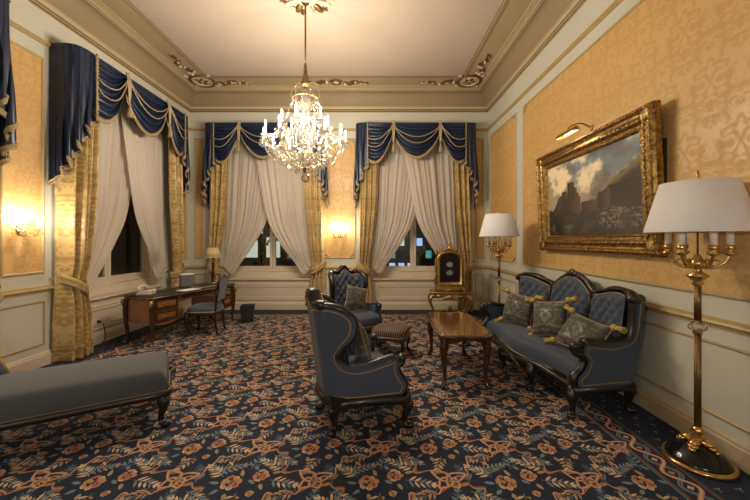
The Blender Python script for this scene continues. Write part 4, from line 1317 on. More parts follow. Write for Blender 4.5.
# daybed in the foreground
def daybed():
    th = math.radians(31)
    T = thing('daybed', 'grey velvet daybed with dark carved rail and short black legs', 'daybed', (-2.52, 2.53, 0), th)
    L, Wd = 1.62, .59                     # local +x is the foot end, +y the window side
    def top(u, v):
        # v runs from the front rail over the top to the back rail
        P = cr([(-Wd / 2 - .005, .285), (-Wd / 2 - .012, .36), (-Wd / 2 - .002, .43), (-Wd / 2 + .05, .456), (0, .464), (Wd / 2 - .05, .456), (Wd / 2 + .002, .43), (Wd / 2 + .012, .36), (Wd / 2 + .005, .285)], 3)
        y, z = P[min(len(P) - 1, int(round(v * (len(P) - 1))))]
        x = -L / 2 + L * u
        e = smoothstep(1.0, .97, u)
        return (x, y * (.96 + .04 * e), .285 + (z - .285) * (.35 + .65 * math.sqrt(max(0, e)))) if u > .97 else (x, y, z)
    ST = MB().grid(top, 60, 24).build('seat', M['blue_gray'], T, fix=False)
    mb = MB()
    mb.grid(lambda a, b: (L / 2 - .002, (-Wd / 2 + Wd * a) * .96, .285 + .10 * b), 4, 3)
    mb.build('seat_end', M['blue_gray'], ST, fix=False)
    loop = cr([(-L / 2, -Wd / 2), (-L / 4, -Wd / 2 - .01), (L / 4, -Wd / 2 - .01), (L / 2 - .02, -Wd / 2), (L / 2 + .0, -Wd / 4), (L / 2 + .004, 0), (L / 2 + .0, Wd / 4), (L / 2 - .02, Wd / 2), (0, Wd / 2 + .01), (-L / 2, Wd / 2)], 4, closed=True)
    MB().tube([(x, y, .262) for x, y in loop], .026, 8, closed=True, sx=1.1, sy=.8, up=(0, 0, 1)).build('seat_rail', M['darkwood'], T, fix=False)
    MB().tube([(x * 1.002, y * 1.0, .288) for x, y in loop], .0045, 5, closed=True).build('piping', M['piping'], ST, fix=False)
    MB().box(-L / 2 + .02, L / 2 - .03, -Wd / 2 + .02, Wd / 2 - .02, .245, .30).build('seat_box', M['darkwood'], T)
    # raised head end with its frame
    def head(u, v):
        P = cr([(-L / 2 + .44, .44), (-L / 2 + .32, .50), (-L / 2 + .16, .64), (-L / 2 + .02, .74), (-L / 2 - .07, .75), (-L / 2 - .11, .68), (-L / 2 - .07, .50), (-L / 2 - .03, .30)], 3)
        x, z = P[min(len(P) - 1, int(round(v * (len(P) - 1))))]
        y = -Wd / 2 + Wd * u
        r = smoothstep(0, .08, u) * smoothstep(1, .92, u)
        return (x, y, z - .02 * (1 - r))
    H = MB().grid(head, 14, 21).build('headrest', M['blue'], T, fix=False)
    for s in (0, 1):
        MB().tube([(head(s, i / 21)[0], head(s, i / 21)[1] + (-.006 if s == 0 else .006), head(s, i / 21)[2]) for i in range(22)], .012, 6).build('piping', M['piping'], H, fix=False)
        pl = [(head(s, i / 21)[0], head(s, i / 21)[2]) for i in range(22)] + [(-L / 2, .29), (-L / 2 + .44, .29)]
        sy = Wd * (s - .5)
        MB().prism(pl, lambda a, b: (a, sy, b), lambda a, b: (a, sy * .97, b)).build('side_panel', M['blue'], T)
    # low side rest along the window side
    def rest(u, v):
        x = -L / 2 - .02 + .56 * u
        h = interp(u, [0, .4, .75, .92, 1], [.31, .30, .25, .13, .0])
        a = v * PI
        return (x, Wd / 2 - .02 - .045 * math.cos(a), .44 + h * (.0 + math.sin(a) ** .6))
    RS = MB().grid(rest, 20, 10).build('side_rest', M['blue'], T, fix=False)
    MB().tube([rest(i / 20, .5) for i in range(21)], .014, 6).build('piping', M['piping'], RS, fix=False)
    for x in (-L / 2 + .06, L / 2 - .05):
        for y in (-Wd / 2 + .03, Wd / 2 - .03):
            cab_leg(T, x, y, .9 if x > 0 else -.9, -.8 if y < 0 else .8, .25, .032)
daybed()

# footstool
def footstool():
    T = thing('footstool', 'low striped footstool on black cabriole legs between armchair and coffee table', 'footstool', (.21, 4.44, 0), math.radians(-18))
    w_, d_ = .235, .20
    def top(u, v):
        a = 2 * PI * u
        q = 4.5
        cx_, sx_ = math.cos(a), math.sin(a)
        k = (abs(cx_) ** q + abs(sx_) ** q) ** (-1 / q)
        P = [(1.0, .245), (1.015, .275), (1.0, .310), (.93, .338), (.75, .355), (.45, .368), (.15, .372), (.001, .372)]
        i = min(int(v * 7), 6); t = v * 7 - i
        r = P[i][0] + (P[i + 1][0] - P[i][0]) * t; z = P[i][1] + (P[i + 1][1] - P[i][1]) * t
        return (w_ * k * cx_ * r, d_ * k * sx_ * r, z)
    P = MB().grid(top, 40, 14, cu=True).build('padded_top', M['stripe'], T, fix=False)
    MB().tube([(top(i / 40, 0)[0] * 1.01, top(i / 40, 0)[1] * 1.01, .25) for i in range(40)], .006, 5, closed=True).build('piping', M['piping'], P, fix=False)
    MB().tube([(top(i / 40, 0)[0] * .97, top(i / 40, 0)[1] * .97, .225 + .010 * math.cos(i * PI / 5)) for i in range(40)], .022, 8, closed=True, up=(0, 0, 1)).build('rail', M['darkwood'], T, fix=False)
    for x in (-1, 1):
        for y in (-1, 1):
            cab_leg(T, x * .19, y * .155, x * .6, y * .6, .225, .021, claw=False)
footstool()

# coffee table
def serp_loop(hx, hy, bow_x, bow_y, cr_, n=10):
    """shaped table outline: bowed sides, clipped ogee corners"""
    pts = []
    for (ax, ay, bx, by, nx, ny, bow) in ((-1, -1, 1, -1, 0, -1, bow_y), (1, -1, 1, 1, 1, 0, bow_x), (1, 1, -1, 1, 0, 1, bow_y), (-1, 1, -1, -1, -1, 0, bow_x)):
        for i in range(n + 1):
            t = i / n
            tt = cr_ + (1 - 2 * cr_) * t
            x, y = (ax + (bx - ax) * tt) * hx, (ay + (by - ay) * tt) * hy
            b = bow * (math.sin(PI * t) ** 1.0 + .35 * math.sin(3 * PI * t) )
            pts.append((x + nx * b, y + ny * b))
    return pts
def coffee_table():
    T = thing('coffee_table', 'polished veneer coffee table with shaped edge and dark cabriole legs before the sofa', 'coffee table', (.925, 3.84, 0), math.radians(-1.5))
    out = serp_loop(.27, .545, .022, .030, .035)
    zt = .55
    sc = lambda k, z: [(x * k, y * (1 - (1 - k) * .5), z) for x, y in out]
    mb = MB().loops([sc(.95, zt - .030), sc(.985, zt - .026), sc(1.0, zt - .016), sc(1.0, zt - .008), sc(.985, zt)], True, 0, True)
    mb.loops([sc(.985, zt), sc(.86, zt)], True, 0, False)
    n = len(out)
    mb.add(sc(.95, zt - .030), [tuple(range(n))], 0, False)
    TP = mb.build('table_edge', M['mahogany'], T)
    mb = MB().add(sc(.86, zt + .0005), [tuple(range(n))], 0, False)
    mb.build('table_top', M['table_top'], T, fix=False)
    lp = sc(.862, zt + .001)
    MB().tube(lp, .003, 4, closed=True).build('inlay_line', M['brass_dull'], TP, fix=False)
    ap = [(x * .86, y * .93) for x, y in out]
    L = [[(x, y, zt - .03) for x, y in ap], [(x, y, zt - .075 - .022 * math.cos(i * 2 * PI / 11)) for i, (x, y) in enumerate(ap)]]
    L2 = [[(x * .93, y * .965, z) for x, y, z in l] for l in L]
    MB().loops([L2[0], L[0], L[1], L2[1]], True, 0, False).build('apron', M['mahogany'], T)
    mb = MB()
    for sy in (-1, 1):
        carve(mb, 0, sy * .525, zt - .085, .10, .05)
    mb.build('apron_carving', M['darkwood'], T, fix=False)
    for x in (-1, 1):
        for y in (-1, 1):
            cab_leg(T, x * .205, y * .465, x * .6, y * .6, .53, .030, 'mahogany', True)
coffee_table()
# ------------------------------------------------------------------ gilded console table and display case
def console():
    X, Y, rz = 1.44, 6.42, math.radians(-6)
    T = thing('gilded_console', 'low gilded console table with scrolled cabriole legs under the velvet display case', 'console table', (X, Y, 0), rz)
    zt = .52
    out = serp_loop(.36, .17, .012, .02, .05, 8)
    n = len(out)
    mb = MB().loops([[(x, y, zt - .035) for x, y in out], [(x * 1.04, y * 1.06, zt - .02) for x, y in out], [(x * 1.04, y * 1.06, zt - .006) for x, y in out], [(x, y, zt) for x, y in out]], True, 0, True, caps=True)
    mb.build('table_top', M['gold'], T)
    ap = [(x * .92, y * .88) for x, y in out]
    MB().loops([[(x, y, zt - .03) for x, y in ap], [(x, y, zt - .09 - .03 * math.cos(i * 2 * PI / 9)) for i, (x, y) in enumerate(ap)]], True, 0, False).build('apron', M['gold'], T)
    mb = MB(); carve(mb, 0, -.175, zt - .10, .20, .09)
    for s in (-1, 1): mb.ell((s * .2, -.165, zt - .08), (.07, .02, .03), 8, 6)
    mb.build('apron_carving', M['gold'], T, fix=False)
    for x in (-1, 1):
        for y in (-1, 1):
            P = cr([(x * .29, y * .12, zt - .05, .034), (x * .37, y * .15, zt - .12, .036), (x * .375, y * .155, zt - .22, .026), (x * .31, y * .135, zt - .36, .017), (x * .29, y * .13, .09, .016), (x * .33, y * .14, .03, .022), (x * .36, y * .15, .018, .018)], 4)
            mb = MB().tube([p[:3] for p in P], [p[3] for p in P], 8)
            mb.ell((x * .375, y * .16, zt - .14), (.03, .03, .05), 8, 6)
            mb.build('leg', M['gold'], T, fix=False)
    mb = MB()
    for s in (-1, 1):
        mb.tube(cr([(s * .30, -.12, .10), (s * .15, -.02, .13), (0, 0, .16)], 5), .014, 6); mb.tube(cr([(s * .30, .12, .10), (s * .15, .02, .13), (0, 0, .16)], 5), .014, 6)
    mb.ell((0, 0, .18), (.04, .04, .05), 8, 6)
    mb.build('stretcher', M['gold'], T, fix=False)
    # display case
    K = thing('display_case', 'gilded arched display case lined with dark red velvet on a low console', 'display case', (X, Y + .01, zt + .001), rz)
    hw, h0, h1 = .255, .10, .62
    def arch(k, inset):
        pts = [(-hw + inset, h0 + inset), (hw - inset, h0 + inset)]
        for i in range(13):
            a = i / 12 * PI
            pts.append(((hw - inset) * math.cos(a), h1 + (.155 - inset * .8) * math.sin(a)))
        return pts
    def ring(inset, y): return [(x, y, z) for x, z in arch(0, inset)]
    MB().loops([ring(0, .10), ring(0, -.075), ring(.012, -.095), ring(.035, -.10), ring(.045, -.088), ring(.062, -.085), ring(.07, -.07)], True, 0, True).build('case_frame', M['gold'], K)
    MB().loops([ring(.07, -.07), ring(.07, .085)], True).build('case_lining', M['redvelvet'], K)
    MB().add(ring(0, .10), [tuple(range(15))], 0, False).build('case_back', M['gold'], K, fix=False)
    MB().add(ring(.06, .085), [tuple(range(15))], 0, False).build('velvet_board', M['redvelvet'], K, fix=False)
    MB().loops([[(x, -.078, z) for x, z in arch(0, .062)], [(x, -.074, z) for x, z in arch(0, .062)]], True, 0, False, caps=True).build('pane', M['case_glass'], K)
    mb = MB().box(-hw - .03, hw + .03, -.12, .12, .045, .075); mb.box(-hw, hw, -.10, .10, .075, .10)
    for x in (-1, 1):
        for y in (-1, 1):
            mb.tube(cr([(x * .24, y * .09, .05), (x * .27, y * .10, .03), (x * .25, y * .10, .012)], 4), .016, 6)
    carve(mb, 0, -.11, .035, .14, .05)
    mb.build('plinth', M['gold'], K, bevel=.004)
    mb = MB(); carve(mb, 0, -.06, h1 + .20, .18, .11)
    mb.tube([(.055 * math.cos(a), -.07, h1 + .235 + .05 * math.sin(a)) for a in [i * 2 * PI / 16 for i in range(16)]], .013, 6, closed=True)
    mb.build('crest', M['gold'], K, fix=False)
    for s in (-1, 1):
        mb = MB().lathe([(.012, 0), (.022, .01), (.012, .03), (.016, .06), (.024, .09), (.008, .12), (.002, .14)], 8, (s * (hw - .01), -.07, h1 + .07))
        mb.tube(cr([(s * (hw + .01), -.08, .12), (s * (hw + .035), -.09, .20), (s * (hw + .012), -.09, .32), (s * (hw + .02), -.09, .5), (s * (hw + .005), -.085, .62)], 4), .018, 6)
        mb.build('side_scroll', M['gold'], K, fix=False)
    Mx = Matrix.Translation((X, Y + .01, zt + .001)) @ Matrix.Rotation(rz, 4, 'Z')
    for z, t in ((.50, 'upper'), (.335, 'lower')):
        mb = MB().ell((0, 0, 0), (.055, .014, .040), 12, 8)
        for k in range(10):
            a = k * PI / 5
            mb.ell((.052 * math.cos(a), -.004, .040 * math.sin(a)), (.014, .010, .014), 6, 4)
        mb.tube([(0, 0, .03), (0, .004, .06)], .010, 6)
        o = mb.build('medal', M['silver'], None, Mx @ Vector((0.01, .068, z)), rz, fix=False)
        tag(o, '%s of two pale silver medals pinned on the red velvet of the display case' % t, 'medal')
console()

# ------------------------------------------------------------------ floor lamps
def floor_lamp(loc, rz, label, wide=0.288):
    T = thing('floor_lamp', label, 'floor lamp', loc, rz, 'brass candelabra floor lamps')
    MB().lathe([(.185, .0), (.195, .012), (.190, .026), (.178, .032), (.170, .030)], 32).build('base_rim', M['brass'], T)
    MB().lathe([(.178, .02), (.165, .045), (.13, .085), (.085, .115), (.05, .13), (.03, .135)], 28).build('base', M['black'], T)
    for k in range(4):
        mb = MB()
        a = k * PI / 2 + .5
        R3 = Matrix.Rotation(a, 3, 'Z')
        for (r, z, sx, sy, sz) in ((.05, .145, .045, .035, .022), (.078, .128, .03, .034, .018), (.098, .112, .02, .024, .016)):
            p = R3 @ Vector((r, 0, z)); mb.ell(p, (sx, sy, sz), 8, 6, rot=R3)
        mb.build('leaf_mount', M['brass'], T, fix=False)
    MB().lathe([(.035, .13), (.028, .15), (.034, .17), (.022, .185), (.036, .205), (.030, .225), (.020, .24)], 16).build('lower_knop', M['brass'], T)
    mb = MB()
    for z0, z1 in ((.23, .865), (.955, 1.20)):
        vs = []
        mb.lathe([(.0175, z0), (.0175, z1)], 16)
        for k in range(8):
            a = k * PI / 4
            mb.tube([(.0165 * math.cos(a), .0165 * math.sin(a), z0), (.0165 * math.cos(a), .0165 * math.sin(a), z1)], .004, 4)
    mb.build('column', M['bronze'], T, fix=False)
    MB().lathe([(.02, .865), (.03, .868), (.022, .88), (.03, .885)], 14).build('collar', M['brass'], T)
    MB().lathe([(.024, .882), (.048, .895), (.052, .91), (.044, .93), (.028, .945), (.022, .958)], 10, smooth=False).build('cut_glass_knop', M['crystal'], T)
    MB().lathe([(.02, 1.19), (.034, 1.205), (.022, 1.22), (.060, 1.255), (.064, 1.262), (.025, 1.285), (.020, 1.30), (.042, 1.33), (.044, 1.35), (.026, 1.375), (.014, 1.40)], 18).build('upper_knop', M['brass'], T)
    for k in range(6):
        a = k * PI / 3 + .26
        R3 = Matrix.Rotation(a, 4, 'Z')
        P = cr([(.02, 0, 1.345), (.055, 0, 1.315), (.10, 0, 1.33), (.135, 0, 1.365), (.15, 0, 1.405)], 5)
        mb = MB().tube(P, lambda t: .011 - .003 * t, 7)
        mb.tube([(.085 + .022 * math.cos(q), 0, 1.345 + .022 * math.sin(q)) for q in [i * .5 for i in range(11)]], .006, 5)
        A = mb.build('arm', M['brass'], T, fix=False); A.rotation_euler = (0, 0, a)
        MB().lathe([(.008, 1.395), (.034, 1.41), (.036, 1.418), (.016, 1.425), (.026, 1.44), (.028, 1.465), (.024, 1.468)], 12, (.15, 0, 0)).build('candle_cup', M['brass'], A)
        MB().lathe([(.0195, 1.455), (.0195, 1.60), (.012, 1.605)], 12, (.15, 0, 0)).build('candle_sleeve', M['candle'], A)
    MB().tube([(0, 0, 1.38), (0, 0, 1.90)], .006, 6).build('stem', M['brass_dull'], T)
    zb, z1, rb, rt = 1.555, 1.885, wide, wide * .70
    mb = MB().lathe([(rt - .003, z1 - .004), (rb - .003, zb), (rb, zb), (rb - .0005, zb + .01), (rt, z1), (rt - .003, z1), (rt - .003, z1 - .004)], 40, caps=False)
    SH = mb.build('lamp_shade', M['shade'], T, fix=False)
    for r, z in ((rb, zb), (rt, z1)):
        MB().tube([(r * math.cos(q), r * math.sin(q), z) for q in [i * 2 * PI / 40 for i in range(40)]], .004, 4, closed=True).build('shade_binding', M['candle'], SH, fix=False)
    mb = MB()
    for k in range(3):
        a = k * 2 * PI / 3
        mb.tube([(0, 0, z1 - .02), (rt * math.cos(a), rt * math.sin(a), z1 - .008)], .003, 4)
    mb.build('shade_carrier', M['brass_dull'], SH, fix=False)
    MB().lathe([(.012, 1.88), (.006, 1.90), (.012, 1.915), (.007, 1.93), (.011, 1.945), (.002, 1.975)], 10).build('finial', M['brass_dull'], T)
    return T
floor_lamp((2.185, 2.255, 0), 0, 'brass candelabra floor lamp with white shade standing next to the painting')
floor_lamp((1.87, 5.02, 0), .3, 'brass candelabra floor lamp with white shade behind the sofa arm, by the room corner')

# ------------------------------------------------------------------ painting and picture light (local frame of the right-hand wall: x = -Y)
def fbm(x, y, s, o=5):
    return mnoise.fractal(Vector((x * s, y * s, s * 3.1)), 1.0, 2.0, o)
def painting():
    T = thing('oil_painting', 'large dark landscape oil painting in a heavy gilt frame above the sofa', 'painting', (XR, 0, 0), -PI / 2)
    x0, x1, z0, z1 = -4.70, -2.725, 1.36, 2.645
    tilt = .05
    w_ = .20
    def yy(z, h): return -.03 - h - tilt * (z - z0) / (z1 - z0)
    prof = [(0, 0), (0, .055), (.012, .075), (.03, .085), (.045, .075), (.055, .055), (.075, .050), (.095, .060), (.115, .070), (.13, .060), (.145, .040), (.165, .034), (.178, .040), (.19, .028), (w_, .012)]
    def rect(t, h): return [(x0 + t, yy(z0 + t, h), z0 + t), (x1 - t, yy(z0 + t, h), z0 + t), (x1 - t, yy(z1 - t, h), z1 - t), (x0 + t, yy(z1 - t, h), z1 - t)]
    FR = MB().loops([rect(t, h) for t, h in prof], True, 0, False).build('gilt_frame', M['frame_gold'], T, fix=False)
    # carved leaf course and beads round the frame
    mb = MB()
    def course(t, h, step, rx, ry, rzz):
        xa, xb, za, zb = x0 + t, x1 - t, z0 + t, z1 - t
        n = int((xb - xa) / step)
        for i in range(n + 1):
            x = xa + (xb - xa) * i / n
            for z in (za, zb): mb.ell((x, yy(z, h), z), (rx, ry, rzz), 6, 4)
        n = int((zb - za) / step)
        for i in range(1, n):
            z = za + (zb - za) * i / n
            for x in (xa, xb): mb.ell((x, yy(z, h), z), (rzz, ry, rx), 6, 4)
    course(.03, .080, .040, .020, .010, .012); course(.112, .064, .055, .026, .010, .016); course(.178, .036, .030, .012, .006, .008)
    for x in (x0 + .07, x1 - .07):
        for z in (z0 + .07, z1 - .07):
            mb.ell((x, yy(z, .06), z), (.075, .022, .075), 10, 6)
    o = mb.build('carved_ornament', M['frame_gold'], FR, fix=False); o['kind'] = 'stuff'
    # canvas: sky with clouds, a rocky hill rising to the right, a ruined castle, dark foreground with cattle and rough light
    nx, nz = 200, 122
    cx0, cx1, cz0, cz1 = x0 + w_ - .01, x1 - w_ + .01, z0 + w_ - .01, z1 - w_ + .01
    vs, cols, fs = [], [], []
    mixc = lambda a, b, t: tuple(a[i] + (b[i] - a[i]) * t for i in range(3))
    for i in range(nx + 1):
        for k in range(nz + 1):
            u, v = i / nx, k / nz
            z = cz0 + (cz1 - cz0) * v
            vs.append((cx0 + (cx1 - cx0) * u, yy(z, .014), z))
            n1, n2 = fbm(u * 1.6, v, 3.0), fbm(u + 3, v * 1.2, 9.0)
            sky = mixc((.34, .27, .17), (.15, .19, .21), smoothstep(.35, .95, v + .25 * (u - .5)))
            cl = smoothstep(-.05, .5, n1 + .35 * n2 - .7 * ((u - .42) ** 2 + (v - .80) ** 2) + .15)
            c = mixc(sky, (.80, .64, .40), cl * .95)
            c = mixc(c, (.10, .085, .07), smoothstep(.25, .8, -n1 + .3 * n2 + .5 * (v - .5)) * .7)
            hill = .34 + .40 * smoothstep(.40, .98, u) + .05 * fbm(u * 4, 1.3, 2.0) + .02 * n2
            if v < hill:
                lit = smoothstep(-.1, .5, n2 + .6 * (u - .6) + .5 * (v - hill + .12))
                c = mixc((.022, .015, .009), (.26, .165, .065), lit * .85 * smoothstep(.14, .0, hill - v))
            if u < .42 and v < .30 + .035 * n2 + .26 * smoothstep(.02, .20, u): c = mixc((.03, .022, .013), (.08, .055, .025), smoothstep(0, .5, n2))
            for a, b, top in ((.20, .28, .60), (.28, .37, .70), (.33, .40, .62), (.24, .44, .50), (.44, .62, .42), (.62, .74, .50)):
                if a < u < b and .25 < v < top + .012 * (int(u * 90) % 2):
                    c = mixc((.020, .014, .010), (.09, .055, .026), smoothstep(.1, .9, (u - a) / (b - a)) * .8 + .2 * n2)
            if v < .30 + .04 * n1:
                c = mixc((.012, .009, .006), (.045, .032, .017), smoothstep(-.1, .5, n2))
                gl = smoothstep(.05, .45, fbm(u * 1.0, v, 38.0, 2) + .2) * smoothstep(.45, .85, u + .4 * n1) * smoothstep(.02, .10, v)
                c = mixc(c, (.26, .22, .17), gl * .6)
                if .05 < v < .16 and .05 < u < .36: c = mixc(c, (.14, .10, .055), smoothstep(.0, .5, n2) * .7)
            cols += [c[0], c[1], c[2], 1.0]
    for i in range(nx):
        for k in range(nz):
            a = i * (nz + 1) + k
            fs.append((a, a + nz + 1, a + nz + 2, a + 1))
    me = bpy.data.meshes.new('canvas'); me.from_pydata(vs, [], fs)
    ca = me.color_attributes.new('Col', 'FLOAT_COLOR', 'POINT'); ca.data.foreach_set('color', cols)
    me.materials.append(M['canvas'])
    o = bpy.data.objects.new('canvas', me); C.objects.link(o); o.parent = T
    MB().box(x0 + .03, x1 - .03, -.028, -.001, z0 + .1, z1 - .3).build('backing_board', M['darkwood'], T)
    # brass picture light on the wall over the frame
    P = thing('picture_light', 'slim brass picture light on the wall above the painting', 'picture light', (XR, 0, 0), -PI / 2)
    xc = -3.76
    MB().lathe([(.001, 0), (.03, .003), (.028, .012), (.012, .018)], 12).build('wall_plate', M['brass_dull'], P, (xc + .05, 0, 2.75)).rotation_euler = (PI / 2, 0, 0)
    MB().tube(cr([(xc + .05, -.01, 2.75), (xc + .05, -.12, 2.80), (xc + .02, -.22, 2.78), (xc, -.25, 2.73)], 5), .008, 6).build('arm', M['brass_dull'], P, fix=False)
    mb = MB()
    mb.grid(lambda a, b: (xc - .17 + .34 * a, -.25 + .034 * math.cos(PI * (b * 1.25 - .1)), 2.70 + .034 * math.sin(PI * (b * 1.25 - .1))), 8, 10)
    for s in (0, 1):
        xe = xc - .17 + .34 * s
        mb.add([(xe, -.25 + .034 * math.cos(PI * (b / 10 * 1.25 - .1)), 2.70 + .034 * math.sin(PI * (b / 10 * 1.25 - .1))) for b in range(11)], [tuple(range(11))], 0, False)
    mb.build('light_hood', M['brass_dull'], P, fix=False)
    for k in (-.10, 0, .10):
        add_point('lamp_light', P, (xc + k, -.242, 2.692), PICTURE_W / 3, .012)
painting()

# ------------------------------------------------------------------ writing desk and what stands on it
DESK, DRZ, DZ = Vector((-3.12, 5.49, 0)), math.radians(70), .70
DM = Matrix.Translation(DESK) @ Matrix.Rotation(DRZ, 4, 'Z')
def desk():
    T = thing('writing_desk', 'burl veneer writing desk with dark leather top and cabriole legs', 'desk', DESK, DRZ)
    hx, hy = .80, .305
    out = serp_loop(hx, hy, .015, .018, .03, 8)
    n = len(out)
    mb = MB().loops([[(x * .985, y * .97, DZ - .035) for x, y in out], [(x, y, DZ - .028) for x, y in out], [(x, y, DZ - .010) for x, y in out], [(x * .985, y * .97, DZ - .0005) for x, y in out]], True, 0, True, caps=True)
    mb.build('desk_top', M['darkwood'], T)
    MB().loops([[(x * .93, y * .86, DZ - .004) for x, y in out], [(x * .93, y * .86, DZ) for x, y in out]], True, 0, False, caps=True).build('leather_inset', M['leather'], T)
    MB().tube([(x * 1.002, y * 1.004, DZ - .019) for x, y in out], .006, 5, closed=True).build('gilt_edge', M['brass_dull'], T, fix=False)
    zb = .30
    for s in (-1, 1):
        a, b = sorted((s * .76, s * .33))
        B = MB().box(a, b, -.26, .26, zb, DZ - .033).build('pedestal', M['burl'], T, bevel=.012)
        for z0, z1 in ((zb + .02, zb + .175), (zb + .19, DZ - .05)):
            Dr = MB()
            Dr.box(a + .03, b - .03, -.272, -.255, z0, z1)
            Dr.frame(a + .055, b - .055, z0 + .02, z1 - .02, [(0, 0), (.002, .006), (.010, .007), (.014, 0)], -.272)
            D_ = Dr.build('drawer', M['mahogany'], T, bevel=.004)
            MB().box(a + .075, b - .075, -.274, -.270, z0 + .04, z1 - .04).build('veneer_panel', M['burl'], D_)
            mb = MB().tube(cr([((a + b) / 2 - .05, -.274, (z0 + z1) / 2 + .01), ((a + b) / 2 - .03, -.292, (z0 + z1) / 2 - .008), ((a + b) / 2 + .03, -.292, (z0 + z1) / 2 - .008), ((a + b) / 2 + .05, -.274, (z0 + z1) / 2 + .01)], 4), .005, 5)
            mb.build('drawer_pull', M['brass_dull'], D_, fix=False)
        # veneer field on the end
        mb = MB().box(*sorted((s * .762, s * .770)), -.22, .22, zb + .05, DZ - .08)
        mb.build('end_veneer', M['burl'], T)
        # shaped lower edge
        poly = [(a, zb + .002)] + [(a + (b - a) * i / 12, zb - .035 * math.sin(PI * i / 12) * (1 if i % 12 else 0)) for i in range(13)] + [(b, zb + .002)]
        MB().prism(poly, lambda x, z: (x, -.255, z), lambda x, z: (x, -.23, z)).build('shaped_apron', M['burl'], T)
    poly = [(-.33, DZ - .033), (-.33, DZ - .16)] + [(-.33 + .66 * i / 16, DZ - .16 + .045 * math.sin(PI * i / 16)) for i in range(1, 16)] + [(.33, DZ - .16), (.33, DZ - .033)]
    Dr = MB().prism(poly, lambda x, z: (x, -.245, z), lambda x, z: (x, .24, z)).build('centre_drawer', M['burl'], T)
    MB().frame(-.26, .26, DZ - .10, DZ - .048, [(0, 0), (.002, .006), (.010, .007), (.014, 0)], -.246).build('drawer_moulding', M['mahogany'], Dr, fix=False)
    for x in (-1, 1):
        for y in (-1, 1):
            P = cr([(x * .755, y * .255, DZ - .04, .034), (x * .775, y * .27, DZ - .16, .036), (x * .77, y * .268, .32, .032), (x * .755, y * .258, .16, .021), (x * .758, y * .262, .07, .019), (x * .775, y * .272, .025, .024), (x * .785, y * .278, .014, .014)], 4)
            Lg = MB().tube([p[:3] for p in P], [p[3] for p in P], 8).build('leg', M['mahogany'], T, fix=False)
            mb = MB().ell((x * .80, y * .29, DZ - .10), (.026, .026, .05), 8, 6); mb.ell((x * .78, y * .275, .018), (.026, .026, .016), 8, 6)
            mb.build('gilt_mount', M['brass_dull'], Lg, fix=False)
desk()
def on_desk(x, y, z=0): return DM @ Vector((x, y, DZ + .001 + z))
def desk_lamp():
    T = thing('desk_lamp', 'dark table lamp with small tan shade on the writing desk', 'table lamp', on_desk(.66, .10), DRZ)
    MB().lathe([(.075, 0), (.078, .012), (.06, .025), (.045, .03)], 20).build('base', M['brass_dull'], T)
    MB().lathe([(.04, .028), (.024, .05), (.020, .08), (.020, .34), (.026, .36), (.03, .37), (.018, .39)], 14).build('column', M['black'], T)
    MB().lathe([(.018, .385), (.026, .395), (.012, .41), (.01, .53)], 12).build('socket', M['brass_dull'], T)
    mb = MB().lathe([(.082, .655), (.147, .485), (.150, .485), (.085, .658), (.082, .655)], 28, caps=False)
    SH = mb.build('lamp_shade', M['shade_tan'], T, fix=False)
    MB().tube([(.15 * math.cos(q), .15 * math.sin(q), .485) for q in [i * 2 * PI / 28 for i in range(28)]], .004, 4, closed=True).build('shade_binding', M['candle'], SH, fix=False)
    MB().tube([(-.084, 0, .645), (.084, 0, .645)], .003, 4).build('shade_carrier', M['brass_dull'], SH, fix=False)
    MB().tube([(0, 0, .52), (0, 0, .68)], .004, 5).build('stem', M['brass_dull'], T)
desk_lamp()
def telephone():
    T = thing('telephone', 'ivory desk telephone with its handset lying across, on the desk end', 'telephone', on_desk(-.64, .03), DRZ + .5)
    poly = [(-.10, 0), (.10, 0), (.105, .02), (.06, .055), (-.09, .075), (-.105, .06)]
    MB().prism(poly, lambda y, z: (-.085, y, z), lambda y, z: (.085, y, z)).build('body', M['phone'], T, bevel=.012)
    P = cr([(-.11, .05, .095), (-.10, .05, .112), (-.04, .05, .125), (.04, .05, .125), (.10, .05, .112), (.11, .05, .095)], 4)
    mb = MB().tube(P, .017, 8); mb.ell((-.10, .05, .092), (.03, .028, .022), 8, 6); mb.ell((.10, .05, .092), (.03, .028, .022), 8, 6)
    mb.build('handset', M['phone'], T, fix=False)
    mb = MB()
    for i in range(3):
        for j in range(4):
            mb.box(-.05 + i * .035, -.028 + i * .035, -.075 + j * .026, -.057 + j * .026, .034 + j * .010, .048 + j * .008)
    o = mb.build('keypad', M['black'], T)
    MB().tube([(-.115 + .012 * math.cos(i * 1.2), .05 - i * .003, .085 - .0028 * i + .012 * math.sin(i * 1.2)) for i in range(28)], .004, 4).build('coiled_cord', M['phone'], T, fix=False)
telephone()
o = MB().box(-.20, .20, -.13, .13, 0, .008).build('desk_blotter', M['leather'], None, on_desk(-.25, .13), DRZ + .1, bevel=.002); tag(o, 'thin black leather pad lying next to the telephone', 'desk pad')
o = MB().box(-.15, .15, -.105, .105, 0, .003).build('paper_sheet', M['paper'], None, on_desk(-.09, -.17), DRZ - .1); tag(o, 'white sheet of paper lying on the desk', 'paper')
T = thing('leather_folder', 'dark leather folder lying on the desk by the white paper', 'folder', on_desk(.30, -.10), DRZ - .05)
MB().box(-.19, .19, -.13, .13, 0, .006).build('lower_cover', M['leather'], T, bevel=.002)
MB().box(-.185, .18, -.122, .122, .006, .018).build('pages', M['paper'], T)
MB().box(-.19, .19, -.13, .13, .018, .025).build('upper_cover', M['leather'], T, bevel=.002)
T = thing('file_box', 'upright grey card file box standing at the back of the desk', 'box', on_desk(.20, .22), DRZ - .35)
MB().box(-.10, .10, -.045, .045, 0, .21).build('box_body', M['greybox'], T, bevel=.004)
MB().box(-.102, .102, -.047, .047, .20, .218).build('box_lid', M['paper'], T, bevel=.003)
